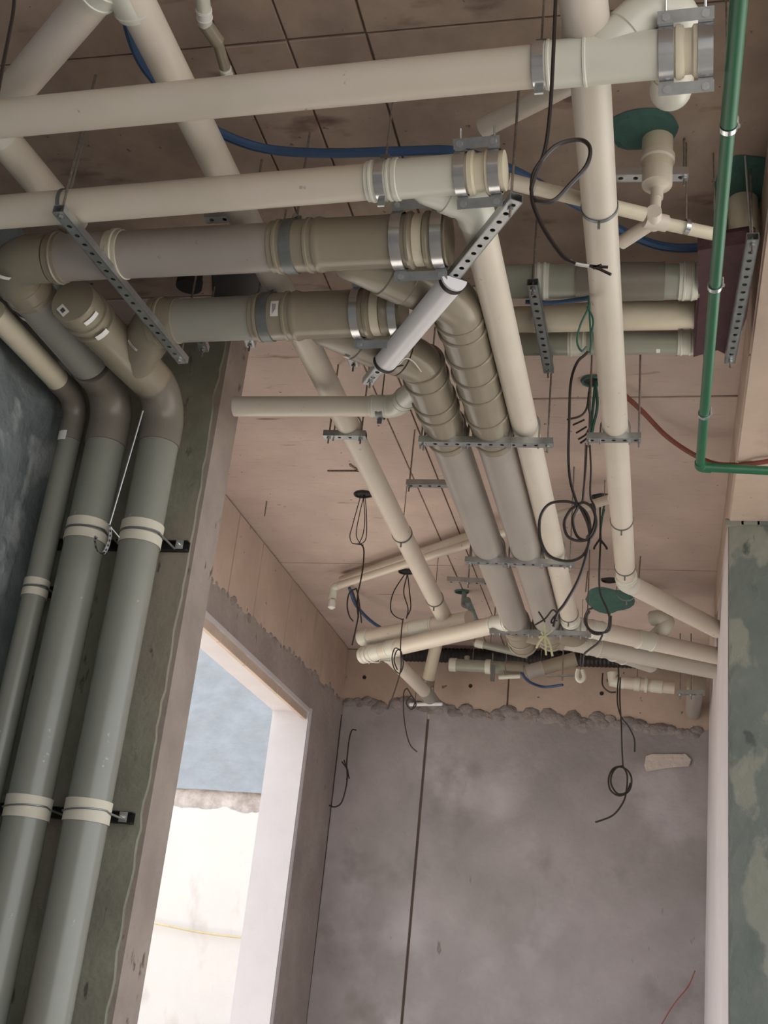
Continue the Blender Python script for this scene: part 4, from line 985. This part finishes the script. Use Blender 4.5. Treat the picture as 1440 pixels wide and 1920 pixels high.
gb = bundle('green cable bundle with splayed black tails below the nearest right outlet', b3, b3.y, [
    ((1118, 660), (1116, 720), (1110, 780), (1104, 822)), ((1108, 712), (1104, 760), (1112, 800), (1104, 822)), ((1116, 712), (1120, 760), (1112, 800), (1106, 820))], r=.007, m=M_CABG)
loopset(gb, None, [
    ((1104, 735), (1100, 765), (1088, 780), (1063, 787)), ((1096, 787), (1074, 797)), ((1100, 800), (1080, 812)), ((1104, 805), (1098, 815), (1084, 824)), ((1106, 812), (1100, 822), (1088, 831))], b3.y-.05, .0045, M_CABLE)
bundle('green cable and straight black wire below the middle right outlet', b4, b4.y, [
    ((1134, 940), (1130, 965), (1126, 995), (1125, 1012)), ((1133, 955), (1126, 985), (1127, 1020))], r=.006, m=M_CABG)
bundle('straight black cable ending in a double coil over the far ivory leg', b4-ZD*.4, 5.7, [
    ((1125, 1010), (1115, 1025), (1114, 1030)), ((1126, 1012), (1136, 1025), (1138, 1030)), ((1125, 945), (1126, 1012), (1124, 1060), (1125, 1110), (1138, 1142), (1145, 1165)),
    ((1143, 1150), (1140, 1178), (1125, 1189), (1108, 1185), (1096, 1165), (1102, 1145), (1112, 1140)), ((1146, 1155), (1142, 1182), (1120, 1186), (1104, 1178), (1099, 1160), (1106, 1146)),
    ((1130, 1190), (1122, 1205), (1105, 1218), (1095, 1228), (1092, 1248))], r=.0055)
bundle('black cable with a coil hanging far right in front of the back wall', at(1157, 1265, Y=8.0), 8.0, [
    ((1157, 1184), (1158, 1230), (1160, 1265), (1158, 1290), (1158, 1320), (1165, 1345), (1178, 1362), (1189, 1385), (1190, 1410)), ((1163, 1270), (1162, 1310), (1165, 1360), (1166, 1400), (1168, 1436)),
    ((1168, 1436), (1150, 1441), (1141, 1460), (1145, 1482), (1162, 1492), (1180, 1482), (1184, 1460), (1176, 1444), (1160, 1438), (1148, 1450), (1146, 1470), (1158, 1488), (1175, 1485), (1182, 1468)),
    ((1168, 1436), (1176, 1455), (1174, 1485), (1168, 1505), (1150, 1528), (1122, 1540), (1116, 1541)), ((1130, 1262), (1130, 1285), (1142, 1297), (1155, 1298))], r=.0060)
loopset(lc, None, [((1010, 1147), (1022, 1166)), ((1003, 1172), (1022, 1160), (1036, 1144), (1045, 1150)), ((1045, 1150), (1036, 1160), (1034, 1168), (1045, 1163))], 3.9, .0032, M_CABLE)
t = thing('plastic_tie', 'pale yellow plastic tie knotted round the far channel of the grey pipes', 'tie', at(1020, 1190, Y=6.2))
for pts in (((1021, 1170), (1022, 1195), (1024, 1228)), ((1022, 1190), (1010, 1205), (1006, 1215)), ((1015, 1185), (1030, 1205), (1036, 1230)), ((1010, 1195), (1025, 1190), (1035, 1182))):
    obj('strip', MB().sweep(spline([at(x, y, Y=6.2) for x, y in pts], 4), .006, 6), M_YTIE, t)

# ================================================================== FAR LEFT CORNER PIPES
def P_(x, y, Z=ZP): return at(x, y, Z=Z)
za_ = 3.76
t = thing('drain_pipe', 'upper of two ivory pipe ends in the far left corner, joined by the left-hand run', 'pipe', P_(676, 1200, za_), 'far ivory pipes')
a, b = P_(682, 1195, za_), P_(880, 1160, za_); pipe(t, a, b, RW*.95, M_WPIPE, seg=28); d = (b-a).normalized()
obj('end_cap', MB().lathe(a-d*.03, b, [(0, RW*.9), (.01, RW*1.08), (.08, RW*1.08), (.085, RW)], 28), M_WFIT, t); coupling(t, a+d*.42, a+d*.62, RW*.98, M_WFIT, seg=28)
zb_ = 3.63
t = thing('drain_pipe', 'lower ivory pipe in the far left corner, with a ringed plug and a dropping branch', 'pipe', P_(690, 1225, zb_), 'far ivory pipes')
a, b = P_(684, 1228, zb_), P_(935, 1170, zb_); pipe(t, a, b, RW, M_WPIPE, seg=28); d = (b-a).normalized()
obj('end_plug', MB().lathe(a-d*.02, b, [(0, RW*.85), (.0, RW*1.08), (.03, RW*1.08), (.032, RW*.98), (.05, RW*.98), (.052, RW*1.12), (.07, RW*1.12), (.072, RW*.98), (.09, RW*.98), (.092, RW*1.12), (.11, RW*1.12), (.112, RW*1.03), (.20, RW*1.03)], 28), M_WFIT, t)
coupling(t, a+d*.24, a+d*.34, RW*1.03, M_WFIT, seg=28); coupling(t, b-d*.05, b+d*.08, RW*1.03, M_WFIT, seg=28)
bs = a+d*.20; be = at(796, 1296, Y=8.2); dd = (be-bs).normalized()
pipe(t, bs, be, RW*.92, M_WPIPE, seg=28, name='branch'); obj('elbow', MB().sweep(rounded([be-dd*.02, be+dd*.10, be+dd*.10+YD*.25], .06, 6), RW, 20), M_GPIPG, t)
pipe(t, Vector((bs.x, bs.y, bs.z))+dd*.03, bs+dd*.12, RW*1.05, M_WFIT, name='wye_branch', seg=28)
for x, y in ((692, 1242), (712, 1238)): bolt(t, at(x, y, Z=zb_-.06), XD, .07, .004)
t = thing('drain_pipe', 'tan open-ended pipe hanging behind the far left pipes, just above the broken render', 'pipe', at(818, 1210, Y=8.3), 'far ivory pipes')
a, b = at(820, 1200, Y=8.2), at(802, 1278, Y=8.35); pipe(t, a, b, .046, M_YEL, seg=28); dd = (b-a).normalized(); coupling(t, b-dd*.02, b+dd*.03, .047, M_GFIT, seg=28)
# white strip and small channel under it
t = thing('strip_lamp', 'small white strip on the back wall edge just left of centre, above the groove', 'lamp', at(768, 1320, Y=8.4))
a, b = at(767, 1321, Y=8.4), at(830, 1320, Y=8.4); obj('strip', MB().lathe(a, b, [(0, .008), (.006, .014), ((b-a).length-.006, .014), ((b-a).length, .008)], 12), M_LAMP, t)
rod(t, at(812, 1318, Y=8.4), at(814, 1270, Y=8.4), .004); rod(t, at(778, 1318, Y=8.4), at(782, 1275, Y=8.4), .004)
# cross pipes low along the back wall
def backrun(lab, x0, y0, x1, y1, Yp, r, m, rings=(), fit=M_BGP):
    a, b = at(x0, y0, Y=Yp), at(x1, y1, Y=Yp); t = thing('drain_pipe', lab, 'pipe', a, 'pipes along the back wall'); pipe(t, a, b, r, m, seg=24); d = (b-a).normalized()
    rod(t, a.lerp(b, .3), Vector((a.lerp(b, .3).x, a.lerp(b, .3).y, ZC)), .0025)
    for x, w_, mm, k in rings: 
        c = a+d*((at(x, y0, Y=Yp)-a).dot(d)); band(t, c, d, r*.99, w_, mm, name='coupling', t=r*k, seg=24)
    return t, a, b, d
t, a, b, d = backrun('grey cross pipe along the back wall below the far left pipes', 842, 1246, 990, 1254, 8.3, .045, M_BGP, ((850, .05, M_WFIT, .12), (916, .04, M_WFIT, .2), (965, .14, M_GFIT, .15)))
pipe(t, at(876, 1232, Y=8.3), at(876, 1247, Y=8.28), .022, M_BGP, seg=16, name='stub')
obj('bracket', MB().box(at(924, 1262, Y=8.22), (.03, .02, .12)), M_DSTEEL, t, smooth=False); rod(t, at(924, 1225, Y=8.22), at(924, 1265, Y=8.22), .004)
t, a, b, d = backrun('taupe slanting pipe joining the grey cross pipe on the back wall', 985, 1262, 1080, 1235, 8.2, .05, M_GFIT, ((1005, .12, M_GPIPE, .08),))
t, a, b, d = backrun('short cream-sleeved pipe at the right end of the back wall', 1165, 1279, 1265, 1290, 8.35, .044, M_WPIPE, ((1195, .04, M_WFIT, .15), (1212, .02, M_WFIT, .25), (1232, .08, M_WFIT, .1)))
obj('elbow', MB().sweep([at(1150, 1262, Y=8.35), at(1150, 1278, Y=8.35), at(1170, 1280, Y=8.35)], .045, 18), M_WFIT, t)
t, a, b, d = backrun('thin pale pipe low on the back wall, left of centre', 935, 1270, 975, 1268, 8.25, .016, M_WFIT, ())
t, a, b, d = backrun('thin grey pipe above the grey cross pipe on the back wall', 890, 1205, 990, 1228, 8.2, .028, M_BGP, ((900, .06, M_WFIT, .15),))
a = at(1304, 1284, Y=7.95); t = thing('drain_pipe', 'round grey pipe end on a bracket at the right of the back wall', 'pipe', a, 'pipes along the back wall'); pipe(t, a, Vector((a.x, YB+.02, a.z)), .055, M_GPIPE, seg=24); obj('end_cap', MB().lathe(a-YD*.02, a, [(0, .05), (.006, .059), (.05, .059), (.05, .054)], 24), M_GFIT, t)
S_('small channel at the right end of the back wall under a grey pipe end', (1270, 1302), (1322, 1303), 3.50, (), rods=(.1, .5), zt=3.9)
S_('thin steel bar with a white hook below the far grey bends', (1024, 1269), (1085, 1268), 3.62, (), rods=(.5,), w=.012, h=.01)
hk = at(1088, 1256, Y=7.4)
t = thing('hook', 'white plastic hook at the end of the thin far bar', 'hook', at(1088, 1255, Y=7.4))
obj('loop', MB().sweep(spline([at(x, y, Y=7.4) for x, y in ((1084, 1255), (1082, 1270), (1088, 1277), (1095, 1270), (1092, 1256))], 5), .014, 10), M_WFIT, t)
rod(t, hk, Vector((hk.x, hk.y, ZC)), .002)
t = thing('branch_pipe', 'curled white flexible end above the far right ivory leg', 'pipe', P_(1240, 1180), 'thin branch pipes')
obj('pipe', MB().sweep(spline([P_(1222, 1200, 3.70), P_(1245, 1178, 3.74), P_(1250, 1165, 3.78), P_(1236, 1158, 3.80), P_(1222, 1160, 3.80)], 5), [.045]*21, 20), M_WFIT, t)
a, b = at(745, 1226, Y=8.55), at(1325, 1243, Y=8.55); t = thing('shade_infill', 'added black form standing in for the shade along the top of the back wall behind all the pipes', 'infill', a)  # black ribbed form added to stand for the shaded band under the ceiling
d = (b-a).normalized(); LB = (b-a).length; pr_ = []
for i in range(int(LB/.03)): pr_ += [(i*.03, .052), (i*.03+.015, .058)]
obj('infill', MB().lathe(a, b, pr_, 18), M_BLACK, t)
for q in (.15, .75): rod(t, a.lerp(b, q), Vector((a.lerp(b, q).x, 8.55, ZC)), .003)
# green stub at the small teal outlet
t = thing('branch_pipe', 'grey-green stub pipe below the small teal-rimmed outlet', 'pipe', at(870, 1106, Z=ZC), 'thin branch pipes')
p = at(871, 1108, Z=ZC); obj('pipe', MB().sweep(rounded([p, p-ZD*.10, at(884, 1140, Z=3.93)], .02, 4), .017, 14), M_GRST, t); pipe(t, at(876, 1125, Z=3.96), at(892, 1165, Z=3.93), .022, M_GRST, seg=16, name='socket')
# dark teal smear round the last outlet
blob_patch(1140, 1125, .16, .28, 'dark teal sealant patch behind the double cable coil', M_TEAL, seed=9)
# form-tie holes on the upper band of the back wall
for i, (x, y) in enumerate(((683, 1270), (882, 1286), (1128, 1300), (1300, 1322))):
    p = at(x, y, Y=YB+.012); o = obj('tie_hole', MB().lathe(p+YD*.004, p-YD, [(0, .016), (.008, .013)], 10), M_BLACK, wb, smooth=False)
# black slab painting in the dark of a ceiling opening, and black pipe end glimpsed between the two large grey cross pipes
sp_ = [at(x, y, Z=ZC-.002) for x, y in ((395, 470), (520, 468), (528, 560), (400, 566))]
slab_piece(ceiling, 'dark_opening_slab', sp_, Vector((0, 0, -1)), .006, M_BLACK)
bp_ = at(354, 538, Z=4.04); t = thing('black_pipe_end', 'black round pipe end above the lower large grey pipe', 'pipe', bp_)
obj('pipe', MB().lathe(bp_, bp_+ZD, [(0, .045), (.0, .052), (.03, .052), (.031, .047), (ZC-4.04, .047)], 20), M_BLACK, t)
# scratch on the ceiling: shallow broken edge
p = at(655, 880, Z=ZC-.001); mb = MB()
for i in range(9): mb.box(p+Vector((-.11+i*.026, .03*noise.noise(Vector((i, 0, 0)))+.02, -.001)), (.03, .012, .004))
for i in range(4): mb.box(p+Vector((.02+.008*i, -.05+.02*i, -.001)), (.012, .026, .004))
o = obj('broken_edge', mb, M_JOINT, ceiling, smooth=False)
# loose rods hanging from the left beam/ceiling
for i, (x, y0, y1, lab) in enumerate(((500, 940, 968, 'short rod on the ceiling edge above the left beam'), (1201, 1042, 1095, 'thin rod hanging right of the far bend'), (1102, 1070, 1110, 'thin hooked rod left of the far double coil'), (1098, 830, 938, 'long slim rod hanging behind the cable coil'))):
    a = at(x, y0, Z=ZC); t = tag(obj('threaded_rod', MB().sweep([a, at(x-4, y1, Y=a.y)], .004, 8), M_ROD, org=a), lab, 'rod')
